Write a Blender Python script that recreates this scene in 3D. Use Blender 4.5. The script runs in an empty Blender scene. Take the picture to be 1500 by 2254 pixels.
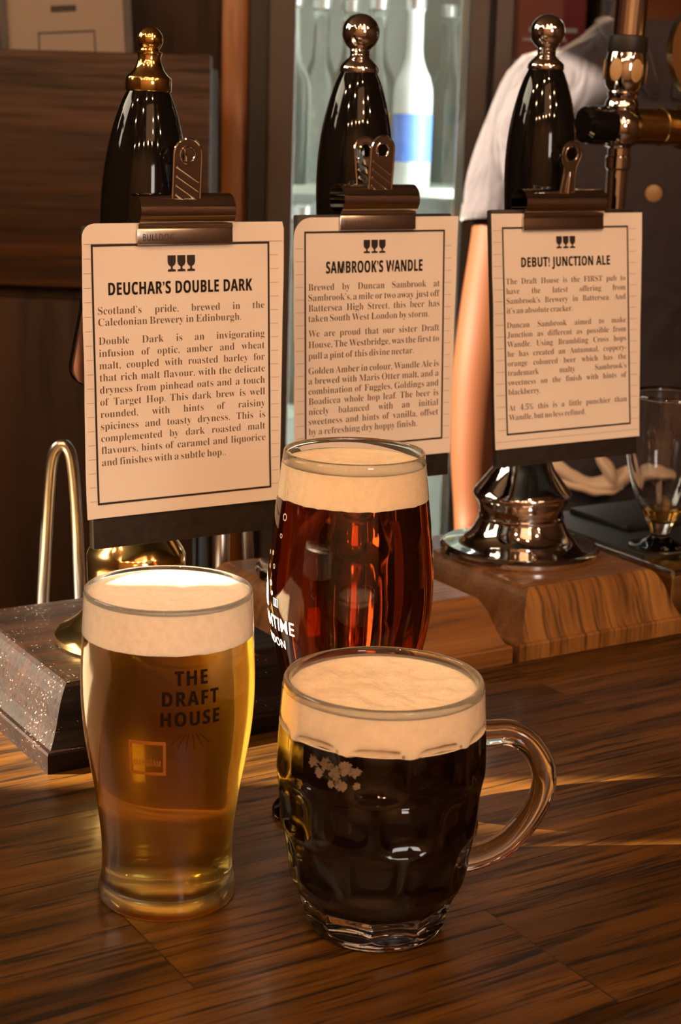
import bpy, bmesh, math, random
from mathutils import Vector, Matrix, noise
random.seed(7)
sc = bpy.context.scene
COL = sc.collection
PI = math.pi
R = math.radians

# ------------------------------------------------------------------ camera
F_PX, W_PX, H_PX = 3700.0, 1500, 2254
CAM_H, PITCH, ROLL = 0.372, R(13.5), R(1.7)
fwd = Vector((0, math.cos(PITCH), -math.sin(PITCH)))
_r, _u = Vector((1, 0, 0)), Vector((0, math.sin(PITCH), math.cos(PITCH)))
cr = _r * math.cos(ROLL) + _u * math.sin(ROLL)
cu = -_r * math.sin(ROLL) + _u * math.cos(ROLL)
cam = bpy.data.cameras.new('camera')
camo = bpy.data.objects.new('camera', cam)
COL.objects.link(camo)
cam.sensor_fit = 'VERTICAL'
cam.sensor_height = 36
cam.lens = F_PX / H_PX * 36
cam.clip_start = 0.02
camo.matrix_world = Matrix(((cr.x, cu.x, -fwd.x, 0), (cr.y, cu.y, -fwd.y, 0), (cr.z, cu.z, -fwd.z, CAM_H), (0, 0, 0, 1)))
cam.dof.use_dof = True
cam.dof.focus_distance = 0.87
cam.dof.aperture_fstop = 17
sc.camera = camo

# ------------------------------------------------------------------ world, exposure, render quality
w = bpy.data.worlds.new('world')
sc.world = w
w.use_nodes = True
w.node_tree.nodes['Background'].inputs[0].default_value = (1.0, 0.72, 0.48, 1)
w.node_tree.nodes['Background'].inputs[1].default_value = 0.0
vs = sc.view_settings
vs.view_transform = 'Standard'
vs.look = 'None'
vs.gamma = 1
vs.exposure = -0.25
vs.use_curve_mapping = False
cy = sc.cycles
cy.max_bounces = 20
cy.transmission_bounces = 18
cy.glossy_bounces = 6
cy.diffuse_bounces = 4
cy.transparent_max_bounces = 12
cy.sample_clamp_indirect = 6
cy.caustics_refractive = True
cy.caustics_reflective = True
cy.blur_glossy = 0.6
cy.use_denoising = True

# ------------------------------------------------------------------ lights of the room and an added fill
def light(name, kind, loc, energy, color, target=None, size=None, size_y=None, **kw):
    l = bpy.data.lights.new(name, kind)
    l.energy = energy
    l.color = color
    if size is not None:
        if kind == 'AREA':
            l.shape = 'RECTANGLE'
            l.size = size
            l.size_y = size_y or size
        elif kind == 'SUN':
            l.angle = size
        else:
            l.shadow_soft_size = size
    for k, v in kw.items():
        setattr(l, k, v)
    o = bpy.data.objects.new(name, l)
    COL.objects.link(o)
    o.location = loc
    if target is not None:
        d = Vector(target) - Vector(loc)
        o.rotation_euler = d.to_track_quat('-Z', 'Y').to_euler()
    return o

SUN_EL = R(28)
sdir = Vector((-0.9927 * math.cos(SUN_EL), -0.1203 * math.cos(SUN_EL), math.sin(SUN_EL)))   # towards the sun
light('low_sun', 'SUN', sdir * 6, 60, (1.0, 0.80, 0.58), target=(0, 0, 0), size=R(0.35))
light('window_daylight', 'AREA', (-2.15, 1.25, 1.38), 30, (1.0, 0.84, 0.60), target=(0.0, 1.1, 0.1), size=1.45, size_y=0.8)
light('ceiling_fill', 'AREA', (0.5, -0.7, 1.55), 5, (1.0, 0.49, 0.235), target=(0.0, 1.05, 0.1), size=1.0, size_y=0.7)  # soft fill added on top of the modelled ceiling lamps
light('street_window_glow', 'AREA', (1.40, -1.95, 0.85), 11, (1.0, 0.93, 0.86), target=(0, 1.0, 0.2), size=0.5, size_y=0.6)

# ------------------------------------------------------------------ helpers
def at(px, py, Y):
    d = fwd + cr * ((px - W_PX / 2) / F_PX) - cu * ((py - H_PX / 2) / F_PX)
    return Vector((0, 0, CAM_H)) + d * (Y / d.y)

def thing(name, label, cat, loc=(0, 0, 0), rot=(0, 0, 0), group=None, kind=None):
    o = bpy.data.objects.new(name, None)
    o.empty_display_size = 0.02
    COL.objects.link(o)
    o.location = loc
    o.rotation_euler = rot
    o['label'] = label
    o['category'] = cat
    if group: o['group'] = group
    if kind: o['kind'] = kind
    return o

def mesh(name, geo, mat, parent=None, smooth=True, angle=40, label=None):
    v, f = geo
    me = bpy.data.meshes.new(name)
    me.from_pydata([tuple(p) for p in v], [], f)
    me.validate()
    if smooth:
        me.polygons.foreach_set('use_smooth', [True] * len(me.polygons))
        if angle < 180:
            me.set_sharp_from_angle(angle=R(angle))
    me.update()
    o = bpy.data.objects.new(name, me)
    COL.objects.link(o)
    if mat is not None:
        me.materials.append(mat)
    if parent is not None: o.parent = parent
    if label: o['label'] = label
    return o

def tag(o, label, cat, group=None):
    o['label'] = label
    o['category'] = cat
    if group: o['group'] = group
    return o

def struct(name, geo, mat, **k):
    o = mesh(name, geo, mat, **k)
    o['kind'] = 'structure'
    return o

def join(*geos):
    V, Fc = [], []
    for v, f in geos:
        b = len(V)
        V += list(v)
        Fc += [tuple(i + b for i in q) for q in f]
    return V, Fc

def xf(geo, m):
    return [m @ Vector(p) for p in geo[0]], geo[1]

def move(geo, d):
    d = Vector(d)
    return [Vector(p) + d for p in geo[0]], geo[1]

def fromb(bm):
    bm.verts.index_update()
    g = [v.co.copy() for v in bm.verts], [tuple(v.index for v in f.verts) for f in bm.faces]
    bm.free()
    return g

def box(x0, x1, y0, y1, z0, z1, bev=0.0, seg=2):
    bm = bmesh.new()
    vs_ = [bm.verts.new((x, y, z)) for x in (x0, x1) for y in (y0, y1) for z in (z0, z1)]
    for q in ((0, 1, 3, 2), (4, 6, 7, 5), (0, 4, 5, 1), (2, 3, 7, 6), (0, 2, 6, 4), (1, 5, 7, 3)):
        bm.faces.new([vs_[i] for i in q])
    bmesh.ops.recalc_face_normals(bm, faces=bm.faces)
    if bev > 0:
        bmesh.ops.bevel(bm, geom=list(bm.edges), offset=bev, segments=seg, profile=0.5, affect='EDGES')
    return fromb(bm)

def spline(pts, n):
    """Catmull-Rom through pts (tuples of any size), n steps per span."""
    out = []
    P = [Vector(p) for p in pts]
    for i in range(len(P) - 1):
        a = P[i - 1] if i else P[i] * 2 - P[i + 1]
        b, c = P[i], P[i + 1]
        d = P[i + 2] if i + 2 < len(P) else P[i + 1] * 2 - P[i]
        for k in range(n):
            t = k / n
            out.append(0.5 * ((2 * b) + (c - a) * t + (2 * a - 5 * b + 4 * c - d) * t * t + (3 * b - a - 3 * c + d) * t ** 3))
    out.append(P[-1])
    return out

def lathe(prof, seg=64, disp=None):
    """prof: (r, z) from one end to the other; r<1e-6 gives a pole."""
    V, Fc, rows = [], [], []
    for r, z in prof:
        if r < 1e-6:
            rows.append([len(V)])
            V.append(Vector((0, 0, z)))
        else:
            row = []
            for i in range(seg):
                a = 2 * PI * i / seg
                p = Vector((r * math.cos(a), r * math.sin(a), z))
                if disp: p = disp(p, a, r, z)
                row.append(len(V))
                V.append(p)
            rows.append(row)
    for A, B in zip(rows, rows[1:]):
        if len(A) == 1 and len(B) == 1: continue
        for i in range(seg):
            j = (i + 1) % seg
            if len(A) == 1: Fc.append((A[0], B[j], B[i]))
            elif len(B) == 1: Fc.append((A[i], A[j], B[0]))
            else: Fc.append((A[i], A[j], B[j], B[i]))
    return V, Fc

def tube(path, rad, seg=16, cap=True, flat=1.0):
    P = [Vector(p) for p in path]
    n = len(P)
    rr = rad if isinstance(rad, (list, tuple)) else [rad] * n
    V, Fc = [], []
    t0 = (P[1] - P[0]).normalized()
    ref = Vector((0, 0, 1)) if abs(t0.z) < 0.9 else Vector((0, 1, 0))
    nx = t0.cross(ref).normalized()
    for i in range(n):
        t = (P[min(i + 1, n - 1)] - P[max(i - 1, 0)]).normalized()
        nx = (nx - t * nx.dot(t)).normalized()
        ny = t.cross(nx)
        for k in range(seg):
            a = 2 * PI * k / seg
            V.append(P[i] + nx * (math.cos(a) * rr[i]) + ny * (math.sin(a) * rr[i] * flat))
    for i in range(n - 1):
        for k in range(seg):
            j = (k + 1) % seg
            Fc.append((i * seg + k, i * seg + j, (i + 1) * seg + j, (i + 1) * seg + k))
    if cap:
        Fc.append(tuple(reversed(range(seg))))
        Fc.append(tuple((n - 1) * seg + k for k in range(seg)))
    return V, Fc

def sheet(section, x0, x1, th, nx=1):
    """a bent sheet: section is a list of (y, z); swept along x, with thickness th."""
    n = len(section)
    S = [Vector(p) for p in section]
    off = []
    for i in range(n):
        t = (S[min(i + 1, n - 1)] - S[max(i - 1, 0)]).normalized()
        off.append(S[i] + Vector((-t.y, t.x)) * th)
    loop = S + off[::-1]
    m = len(loop)
    V, Fc = [], []
    for k in range(nx + 1):
        x = x0 + (x1 - x0) * k / nx
        V += [Vector((x, p.x, p.y)) for p in loop]
    for k in range(nx):
        for i in range(m):
            j = (i + 1) % m
            Fc.append((k * m + i, k * m + j, (k + 1) * m + j, (k + 1) * m + i))
    for i in range(n - 1):
        Fc.append((i, m - 1 - i, m - 2 - i, i + 1))
        b = nx * m
        Fc.append((b + i, b + i + 1, b + m - 2 - i, b + m - 1 - i))
    return V, Fc

def loft(rings, cap=True):
    n = len(rings[0])
    V, Fc = [], []
    for r_ in rings: V += [Vector(p) for p in r_]
    for i in range(len(rings) - 1):
        for k in range(n):
            j = (k + 1) % n
            Fc.append((i * n + k, i * n + j, (i + 1) * n + j, (i + 1) * n + k))
    if cap:
        Fc.append(tuple(reversed(range(n))))
        Fc.append(tuple((len(rings) - 1) * n + k for k in range(n)))
    return V, Fc

def plate(outline, y0, y1, holes=()):
    """flat plate in the x-z plane, between y0 and y1, from an outline and hole outlines (lists of (x, z))."""
    bm = bmesh.new()
    es = []
    for lp in [outline] + list(holes):
        vv = [bm.verts.new((x, y0, z)) for x, z in lp]
        es += [bm.edges.new((vv[i], vv[(i + 1) % len(vv)])) for i in range(len(vv))]
    bmesh.ops.triangle_fill(bm, edges=es, use_beauty=True)
    r_ = bmesh.ops.extrude_face_region(bm, geom=list(bm.faces))
    for e in r_['geom']:
        if isinstance(e, bmesh.types.BMVert): e.co.y = y1
    bmesh.ops.recalc_face_normals(bm, faces=bm.faces)
    return fromb(bm)

# text ---------------------------------------------------------------
def serif(s):
    o = ''
    for c in s:
        if 'A' <= c <= 'Z': o += chr(0x1D400 + ord(c) - 65)
        elif 'a' <= c <= 'z': o += chr(0x1D41A + ord(c) - 97)
        elif '0' <= c <= '9': o += chr(0x1D7CE + ord(c) - 48)
        else: o += c
    return o

def bold(s):
    return ''.join(chr(0x1D5D4 + ord(c) - 65) if 'A' <= c <= 'Z' else c for c in s)

_tc = {}
def text(s, offset=0.0, track=1.0, res=3):
    """flat lettering at size 1, as (verts, faces) with the left edge at x=0 and the baseline at y=0."""
    k = (s, offset, track, res)
    if k in _tc: return _tc[k]
    c = bpy.data.curves.new('lettering', 'FONT')
    c.body = s
    c.size = 1
    c.offset = offset
    c.space_character = track
    c.resolution_u = res
    o = bpy.data.objects.new('lettering', c)
    COL.objects.link(o)
    dg = bpy.context.evaluated_depsgraph_get()
    me = bpy.data.meshes.new_from_object(o.evaluated_get(dg))
    v = [p.co.copy() for p in me.vertices]
    f = [tuple(p.vertices) for p in me.polygons]
    bpy.data.objects.remove(o)
    bpy.data.curves.remove(c)
    bpy.data.meshes.remove(me)
    if v:
        x0 = min(p.x for p in v)
        v = [Vector((p.x - x0, p.y, 0)) for p in v]
    _tc[k] = (v, f)
    return v, f

def width(geo): return max(p.x for p in geo[0]) if geo[0] else 0

def placed(geo, x, y, sx, sy):
    return [Vector((p.x * sx + x, p.y * sy + y, 0)) for p in geo[0]], geo[1]

def rect2(x0, x1, y0, y1):
    return [Vector((x0, y0, 0)), Vector((x1, y0, 0)), Vector((x1, y1, 0)), Vector((x0, y1, 0))], [(0, 1, 2, 3)]

def ring2(cx, cy, ro, ri, n=20):
    V = [Vector((cx + r_ * math.cos(2 * PI * i / n), cy + r_ * math.sin(2 * PI * i / n), 0)) for r_ in (ro, ri) for i in range(n)]
    return V, [(i, (i + 1) % n, n + (i + 1) % n, n + i) for i in range(n)]

def disc2(cx, cy, rr, n=20):
    return [Vector((cx + rr * math.cos(2 * PI * i / n), cy + rr * math.sin(2 * PI * i / n), 0)) for i in range(n)], [tuple(range(n))]

def wrap(geo2, prof_r, phi, zc, off=0.0003, cut=0.0022, flip=False):
    """flat lettering (metres) wrapped on a turned surface; prof_r(z) is its radius."""
    bm = bmesh.new()
    vv = [bm.verts.new(p) for p in geo2[0]]
    for f in geo2[1]:
        try: bm.faces.new([vv[i] for i in f])
        except ValueError: pass
    bmesh.ops.triangulate(bm, faces=bm.faces)
    for _ in range(3):
        es = [e for e in bm.edges if e.calc_length() > cut]
        if not es: break
        bmesh.ops.subdivide_edges(bm, edges=es, cuts=1)
    rc = prof_r(zc)
    for v in bm.verts:
        z = zc + v.co.y
        a = phi + (v.co.x / rc) * (-1 if flip else 1)
        r_ = prof_r(z) + off
        v.co = Vector((r_ * math.cos(a), r_ * math.sin(a), z))
    return fromb(bm)

def prof_fn(prof):
    ps = sorted((z, r_) for r_, z in prof)
    def f(z):
        if z <= ps[0][0]: return ps[0][1]
        for (a, ra), (b, rb) in zip(ps, ps[1:]):
            if z <= b: return ra + (rb - ra) * (z - a) / max(b - a, 1e-9)
        return ps[-1][1]
    return f

# ------------------------------------------------------------------ materials
def srgb(r, g, b):
    f = lambda c: (c / 255 / 12.92) if c / 255 <= 0.04045 else ((c / 255 + 0.055) / 1.055) ** 2.4
    return (f(r), f(g), f(b), 1)

def pmat(name, color, rough=0.5, metal=0.0, **kw):
    m = bpy.data.materials.new(name)
    m.use_nodes = True
    b = m.node_tree.nodes['Principled BSDF']
    b.inputs['Base Color'].default_value = color
    b.inputs['Roughness'].default_value = rough
    b.inputs['Metallic'].default_value = metal
    for k, v in kw.items():
        b.inputs[k.replace('_', ' ')].default_value = v
    return m

class NT:
    def __init__(s, m):
        s.t = m.node_tree
        s.b = s.t.nodes['Principled BSDF']
    def n(s, kind, ins=None, **props):
        nd = s.t.nodes.new(kind)
        for k, v in props.items(): setattr(nd, k, v)
        for k, v in (ins or {}).items():
            if isinstance(v, bpy.types.NodeSocket): s.t.links.new(v, nd.inputs[k])
            else: nd.inputs[k].default_value = v
        return nd
    def link(s, a, b): s.t.links.new(a, b)
    def ramp(s, fac, stops, interp='LINEAR'):
        r_ = s.t.nodes.new('ShaderNodeValToRGB')
        r_.color_ramp.interpolation = interp
        e = r_.color_ramp.elements
        while len(e) > 1: e.remove(e[-1])
        e[0].position, e[0].color = stops[0]
        for p, c in stops[1:]:
            x = e.new(p)
            x.color = c
        s.link(fac, r_.inputs[0])
        return r_.outputs[0]
    def mix(s, fac, a, b, mode='MIX'):
        m = s.t.nodes.new('ShaderNodeMix')
        m.data_type = 'RGBA'
        m.blend_type = mode
        for i, v in ((0, fac), (6, a), (7, b)):
            if isinstance(v, bpy.types.NodeSocket): s.link(v, m.inputs[i])
            else: m.inputs[i].default_value = v
        return m.outputs[2]
    def math(s, op, a, b=0.0):
        m = s.t.nodes.new('ShaderNodeMath')
        m.operation = op
        for i, v in ((0, a), (1, b)):
            if isinstance(v, bpy.types.NodeSocket): s.link(v, m.inputs[i])
            else: m.inputs[i].default_value = v
        return m.outputs[0]
    def bump(s, h, strength, dist=0.001):
        b = s.n('ShaderNodeBump', {'Height': h, 'Strength': strength, 'Distance': dist})
        s.link(b.outputs[0], s.b.inputs['Normal'])

def wood(name, c_dark, c_mid, c_light, axis='X', rough=0.32, coat=0.3, along=5.0, across=90.0, plank=None, dust=0.0, pore=0.75, bump=0.12, spec=0.5):
    """grain runs along the object's local axis."""
    m = pmat(name, c_mid, rough)
    t = NT(m)
    tc = t.n('ShaderNodeTexCoord').outputs['Object']
    scl = {'X': (along, across, across), 'Y': (across, along, across), 'Z': (across, across, along), 'YZ': (across, along, along * 1.3)}[axis]
    vec = tc
    pl = None
    if plank:
        sx = t.n('ShaderNodeSeparateXYZ', {0: tc})
        row = t.math('DIVIDE', sx.outputs['Y'], plank)
        idx = t.math('FLOOR', row)
        wn = t.n('ShaderNodeTexWhiteNoise', {'W': idx}, noise_dimensions='1D')
        sh = t.math('MULTIPLY', wn.outputs['Value'], 3.7)
        lx = t.math('DIVIDE', t.math('ADD', sx.outputs['X'], sh), 0.62)
        jdx = t.math('FLOOR', lx)
        wn2 = t.n('ShaderNodeTexWhiteNoise', {'Vector': t.n('ShaderNodeCombineXYZ', {0: idx, 1: jdx}).outputs[0]}, noise_dimensions='3D')
        pl = wn2.outputs['Value']
        o = t.n('ShaderNodeCombineXYZ', {0: t.math('MULTIPLY', pl, 9.0), 1: t.math('MULTIPLY', pl, 5.0), 2: pl})
        vec = t.n('ShaderNodeVectorMath', {0: tc, 1: o.outputs[0]}, operation='ADD').outputs[0]
        fr = t.math('FRACT', row)
        fl = t.math('FRACT', lx)
        seam = t.math('MAXIMUM', t.math('LESS_THAN', fr, 0.008), t.math('LESS_THAN', fl, 0.0012))
    mp = t.n('ShaderNodeMapping', {'Vector': vec, 'Scale': scl}).outputs[0]
    warp = t.n('ShaderNodeTexNoise', {'Vector': mp, 'Scale': 0.16, 'Detail': 3.0})
    mp2 = t.mix(0.22, mp, warp.outputs['Color'], 'ADD')
    n1 = t.n('ShaderNodeTexNoise', {'Vector': mp2, 'Scale': 0.55, 'Detail': 5.0, 'Roughness': 0.6})
    col = t.ramp(n1.outputs[0], [(0.30, c_dark), (0.5, c_mid), (0.72, c_light)])
    mps = t.n('ShaderNodeMapping', {'Vector': vec, 'Scale': tuple(s * 2.6 for s in scl)}).outputs[0]
    n2 = t.n('ShaderNodeTexNoise', {'Vector': mps, 'Scale': 1.0, 'Detail': 3.0, 'Roughness': 0.55})
    pores = t.ramp(n2.outputs[0], [(0.50, (0, 0, 0, 1)), (0.66, (1, 1, 1, 1))])
    col = t.mix(t.math('MULTIPLY', pores, pore), col, tuple(c * 0.16 for c in c_dark[:3]) + (1,))
    if plank:
        hv = t.n('ShaderNodeHueSaturation', {'Color': col, 'Value': t.math('ADD', t.math('MULTIPLY', pl, 0.5), 0.75)})
        col = t.mix(t.math('MULTIPLY', seam, 0.85), hv.outputs[0], (0.004, 0.002, 0.001, 1))
    if dust > 0:
        d1 = t.n('ShaderNodeTexNoise', {'Vector': tc, 'Scale': 650.0, 'Detail': 2.0, 'Roughness': 0.6})
        d2 = t.n('ShaderNodeTexNoise', {'Vector': tc, 'Scale': 38.0, 'Detail': 3.0})
        dm = t.ramp(t.math('ADD', d1.outputs[0], t.math('MULTIPLY', d2.outputs[0], 0.35)), [(0.86, (0, 0, 0, 1)), (0.92, (1, 1, 1, 1))])
        col = t.mix(t.math('MULTIPLY', dm, dust * 0.6), col, (0.60, 0.50, 0.40, 1))
    t.link(col, t.b.inputs['Base Color'])
    rr = t.ramp(n2.outputs[0], [(0.3, (rough * 0.8,) * 3 + (1,)), (0.7, (min(1, rough * 1.35),) * 3 + (1,))])
    t.link(rr, t.b.inputs['Roughness'])
    t.b.inputs['Coat Weight'].default_value = coat
    t.b.inputs['Specular IOR Level'].default_value = spec
    t.b.inputs['Coat Roughness'].default_value = 0.12
    t.bump(t.math('SUBTRACT', 1.0, pores), bump, 0.0006)
    return m

M = {}
M['bar'] = wood('oak_bar_varnish', srgb(34, 20, 4), srgb(70, 43, 11), srgb(98, 64, 20), 'X', 0.34, 0.08, 6.0, 115.0, plank=0.098, pore=0.9, bump=0.2, spec=0.4)
M['bar_front'] = wood('dark_oak_panel', srgb(40, 22, 8), srgb(72, 42, 18), srgb(92, 56, 26), 'Z', 0.4, 0.2)
M['base_dark'] = wood('dark_mahogany', srgb(12, 6, 3), srgb(24, 12, 6), srgb(36, 19, 9), 'X', 0.5, 0.0, 5.0, 80.0, dust=0.9, spec=0.14)
M['base_grain'] = wood('striped_ash', srgb(84, 54, 20), srgb(132, 90, 42), srgb(158, 114, 60), 'YZ', 0.36, 0.3, 7.0, 120.0, pore=0.7)
M['base_top'] = wood('ash_flat', srgb(84, 56, 30), srgb(116, 80, 46), srgb(136, 98, 60), 'X', 0.28, 0.4, 6.0, 75.0, pore=0.25)
M['base_long'] = wood('light_oak', srgb(96, 60, 24), srgb(130, 86, 42), srgb(156, 112, 60), 'X', 0.36, 0.3, 6.0, 75.0, pore=0.45)
M['panel'] = wood('walnut_panel', srgb(38, 21, 6), srgb(62, 37, 11), srgb(82, 50, 17), 'X', 0.5, 0.0, 3.0, 60.0, pore=0.5, spec=0.3)
M['wall_wood'] = wood('wall_panelling', srgb(30, 16, 6), srgb(46, 26, 9), srgb(60, 35, 13), 'Z', 0.55, 0.0, 2.0, 26.0, pore=0.4, spec=0.25)
M['stile'] = wood('warm_lit_wood', srgb(112, 62, 10), srgb(146, 84, 16), srgb(166, 100, 26), 'Z', 0.45, 0.15, 2.0, 30.0, pore=0.3)  # warm light falling on the stile is put into its wood colour
M['chrome'] = pmat('polished_chrome', (0.80, 0.78, 0.76, 1), 0.06, 1.0)
M['chrome_soft'] = pmat('brushed_steel', (0.74, 0.68, 0.62, 1), 0.24, 1.0)
M['brass'] = pmat('polished_brass', (0.86, 0.60, 0.22, 1), 0.12, 1.0)
M['brass_dull'] = pmat('satin_brass', (0.74, 0.50, 0.19, 1), 0.22, 1.0)
M['copper'] = pmat('copper_rim', (0.86, 0.47, 0.33, 1), 0.3, 1.0)
M['black_gloss'] = pmat('black_lacquer', (0.005, 0.0045, 0.004, 1), 0.05)
M['black_rubber'] = pmat('black_rubber', (0.012, 0.011, 0.010, 1), 0.45)
M['black_paint'] = pmat('black_satin', (0.014, 0.012, 0.011, 1), 0.35)
M['cream'] = pmat('cream_enamel', (0.72, 0.62, 0.42, 1), 0.35)
M['glass'] = pmat('clear_glass', (1, 1, 1, 1), 0.0, 0.0, Transmission_Weight=1.0, IOR=1.5)
M['pane'] = pmat('fridge_door_glass', (0.96, 0.99, 0.97, 1), 0.0, 0.0, Transmission_Weight=1.0, IOR=1.45)
M['ink'] = pmat('dark_print', (0.020, 0.014, 0.009, 1), 0.6)
M['ink_soft'] = pmat('brown_print', (0.13, 0.085, 0.055, 1), 0.6)
M['ink_black'] = pmat('black_glass_print', (0.010, 0.005, 0.002, 1), 0.7, 0.0, Specular_IOR_Level=0.1)
M['ink_white'] = pmat('white_glass_print', (0.80, 0.74, 0.70, 1), 0.5)
M['ink_orange'] = pmat('orange_glass_print', (0.30, 0.10, 0.008, 1), 0.5)

def mk_slate():
    m = pmat('black_painted_board', (0.020, 0.016, 0.013, 1), 0.5)
    t = NT(m)
    tc = t.n('ShaderNodeTexCoord').outputs['Object']
    n1 = t.n('ShaderNodeTexNoise', {'Vector': tc, 'Scale': 160.0, 'Detail': 4.0})
    t.link(t.ramp(n1.outputs[0], [(0.3, (0.016, 0.012, 0.009, 1)), (0.75, (0.034, 0.027, 0.022, 1))]), t.b.inputs['Base Color'])
    t.bump(n1.outputs[0], 0.25, 0.0008)
    return m
M['slate'] = mk_slate()

def mk_paper():
    m = pmat('pale_card', (0.80, 0.76, 0.72, 1), 0.75)
    t = NT(m)
    tc = t.n('ShaderNodeTexCoord').outputs['Object']
    n1 = t.n('ShaderNodeTexNoise', {'Vector': tc, 'Scale': 9.0, 'Detail': 4.0})
    t.link(t.ramp(n1.outputs[0], [(0.3, (0.77, 0.70, 0.63, 1)), (0.7, (0.83, 0.78, 0.73, 1))]), t.b.inputs['Base Color'])
    return m
M['paper'] = mk_paper()

def mk_foam(name, c, scale=260.0, b=0.35):
    m = pmat(name, c, 0.6, 0.0, Subsurface_Weight=0.6, Subsurface_Radius=(0.006, 0.004, 0.0025), Subsurface_Scale=1.0)
    t = NT(m)
    tc = t.n('ShaderNodeTexCoord').outputs['Object']
    n1 = t.n('ShaderNodeTexNoise', {'Vector': tc, 'Scale': scale, 'Detail': 4.0, 'Roughness': 0.65})
    v1 = t.n('ShaderNodeTexVoronoi', {'Vector': tc, 'Scale': scale * 4})
    col = t.ramp(n1.outputs[0], [(0.25, tuple(x * 0.86 for x in c[:3]) + (1,)), (0.6, c)])
    t.link(col, t.b.inputs['Base Color'])
    t.bump(t.math('ADD', n1.outputs[0], t.math('MULTIPLY', v1.outputs['Distance'], 0.25)), b, 0.0009)
    return m
M['foam_pale'] = mk_foam('cream_beer_head', (0.92, 0.84, 0.73, 1))
M['foam_tan'] = mk_foam('tan_beer_head', (0.88, 0.72, 0.50, 1))
M['foam_stout'] = mk_foam('stout_head', (0.88, 0.74, 0.55, 1), 170.0, 0.7)
for k in ('foam_pale', 'foam_tan', 'foam_stout'):
    m_ = M[k].copy()
    b_ = m_.node_tree.nodes['Principled BSDF']
    for l_ in list(b_.inputs['Normal'].links): m_.node_tree.links.remove(l_)
    b_.inputs['Coat Weight'].default_value = 1.0
    b_.inputs['Coat Roughness'].default_value = 0.03
    b_.inputs['Coat IOR'].default_value = 1.5
    M[k + '_side'] = m_

def mk_beer(name, density, color, ior=1.34, haze=0.0):
    m = pmat(name, (1, 1, 1, 1), 0.0, 0.0, Transmission_Weight=1.0, IOR=ior)
    t = m.node_tree
    va = t.nodes.new('ShaderNodeVolumeAbsorption')
    va.inputs['Color'].default_value = color
    va.inputs['Density'].default_value = density
    t.links.new(va.outputs[0], t.nodes['Material Output'].inputs['Volume'])
    if haze > 0:          # fine bubbles and scratches spread the light that comes through
        rf = t.nodes.new('ShaderNodeBsdfRefraction')
        rf.inputs['Roughness'].default_value = 0.45
        rf.inputs['IOR'].default_value = ior
        mx = t.nodes.new('ShaderNodeMixShader')
        mx.inputs[0].default_value = haze
        t.links.new(t.nodes['Principled BSDF'].outputs[0], mx.inputs[1])
        t.links.new(rf.outputs[0], mx.inputs[2])
        t.links.new(mx.outputs[0], t.nodes['Material Output'].inputs['Surface'])
    return m
M['lager'] = mk_beer('golden_beer', 44.0, (0.988, 0.80, 0.01, 1), haze=0.40)
M['red_ale'] = mk_beer('red_brown_ale', 62.0, (0.84, 0.42, 0.05, 1))
M['dregs'] = mk_beer('beer_dregs', 120.0, (0.95, 0.75, 0.10, 1))
M['stout'] = pmat('black_stout', (0.010, 0.003, 0.0015, 1), 0.04, 0.0, Coat_Weight=0.3)

# ------------------------------------------------------------------ setting
YAW = R(32)
RV = Vector((math.cos(YAW), math.sin(YAW), 0))
NV = Vector((-math.sin(YAW), math.cos(YAW), 0))
def rn(a, b, z=0.0): return RV * a + NV * b + Vector((0, 0, z))

FLOOR, CEIL = -1.10, 1.90
M['floor'] = wood('floor_boards', srgb(40, 24, 12), srgb(66, 42, 22), srgb(86, 56, 30), 'Y', 0.5, 0.1, 1.2, 14.0)
M['plaster'] = pmat('brown_plaster', srgb(72, 46, 25), 0.8)
M['ceiling'] = pmat('dark_ceiling', srgb(150, 118, 86), 0.85)
struct('floor', box(-2.3, 2.5, -2.3, 3.5, FLOOR - 0.1, FLOOR), M['floor'])
struct('ceiling', box(-2.3, 2.5, -2.3, 3.5, CEIL, CEIL + 0.1), M['ceiling'])
struct('wall_back', box(-2.3, 2.5, 3.4, 3.5, FLOOR, CEIL), M['wall_wood'])
M['plaster_pale'] = pmat('pale_plaster', srgb(178, 146, 112), 0.8)
struct('wall_front', box(-2.3, 2.5, -2.3, -2.2, FLOOR, CEIL), M['plaster_pale'])
struct('wall_right', box(2.4, 2.5, -2.2, 3.4, FLOOR, CEIL), M['plaster'])
# left wall with a window opening; unseen boards added in it shape the sun
WY = (0.502, 0.532, 0.546, 0.617, 0.905, 1.655, 1.815)
WZ = (0.95, 1.80)
struct('wall_left', join(
    box(-2.3, -2.2, -2.2, WY[0], FLOOR, CEIL), box(-2.3, -2.2, WY[6], 3.4, FLOOR, CEIL),
    box(-2.3, -2.2, WY[0], WY[6], FLOOR, WZ[0]), box(-2.3, -2.2, WY[0], WY[6], WZ[1], CEIL)), M['plaster'], smooth=False)
struct('window_sun_mask', join(
    box(-2.285, -2.215, WY[1], WY[2], WZ[0], WZ[1]), box(-2.285, -2.215, WY[4], WY[5], WZ[0], WZ[1]),
    box(-2.285, -2.215, WY[0], WY[3], WZ[0], 1.21), box(-2.285, -2.215, WY[2], WY[3], 1.335, WZ[1]), box(-2.26, -2.25, WY[3], 0.80, 1.235, WZ[1]), box(-2.26, -2.25, 0.80, WY[4], 1.185, WZ[1])), M['wall_wood'], smooth=False)

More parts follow.
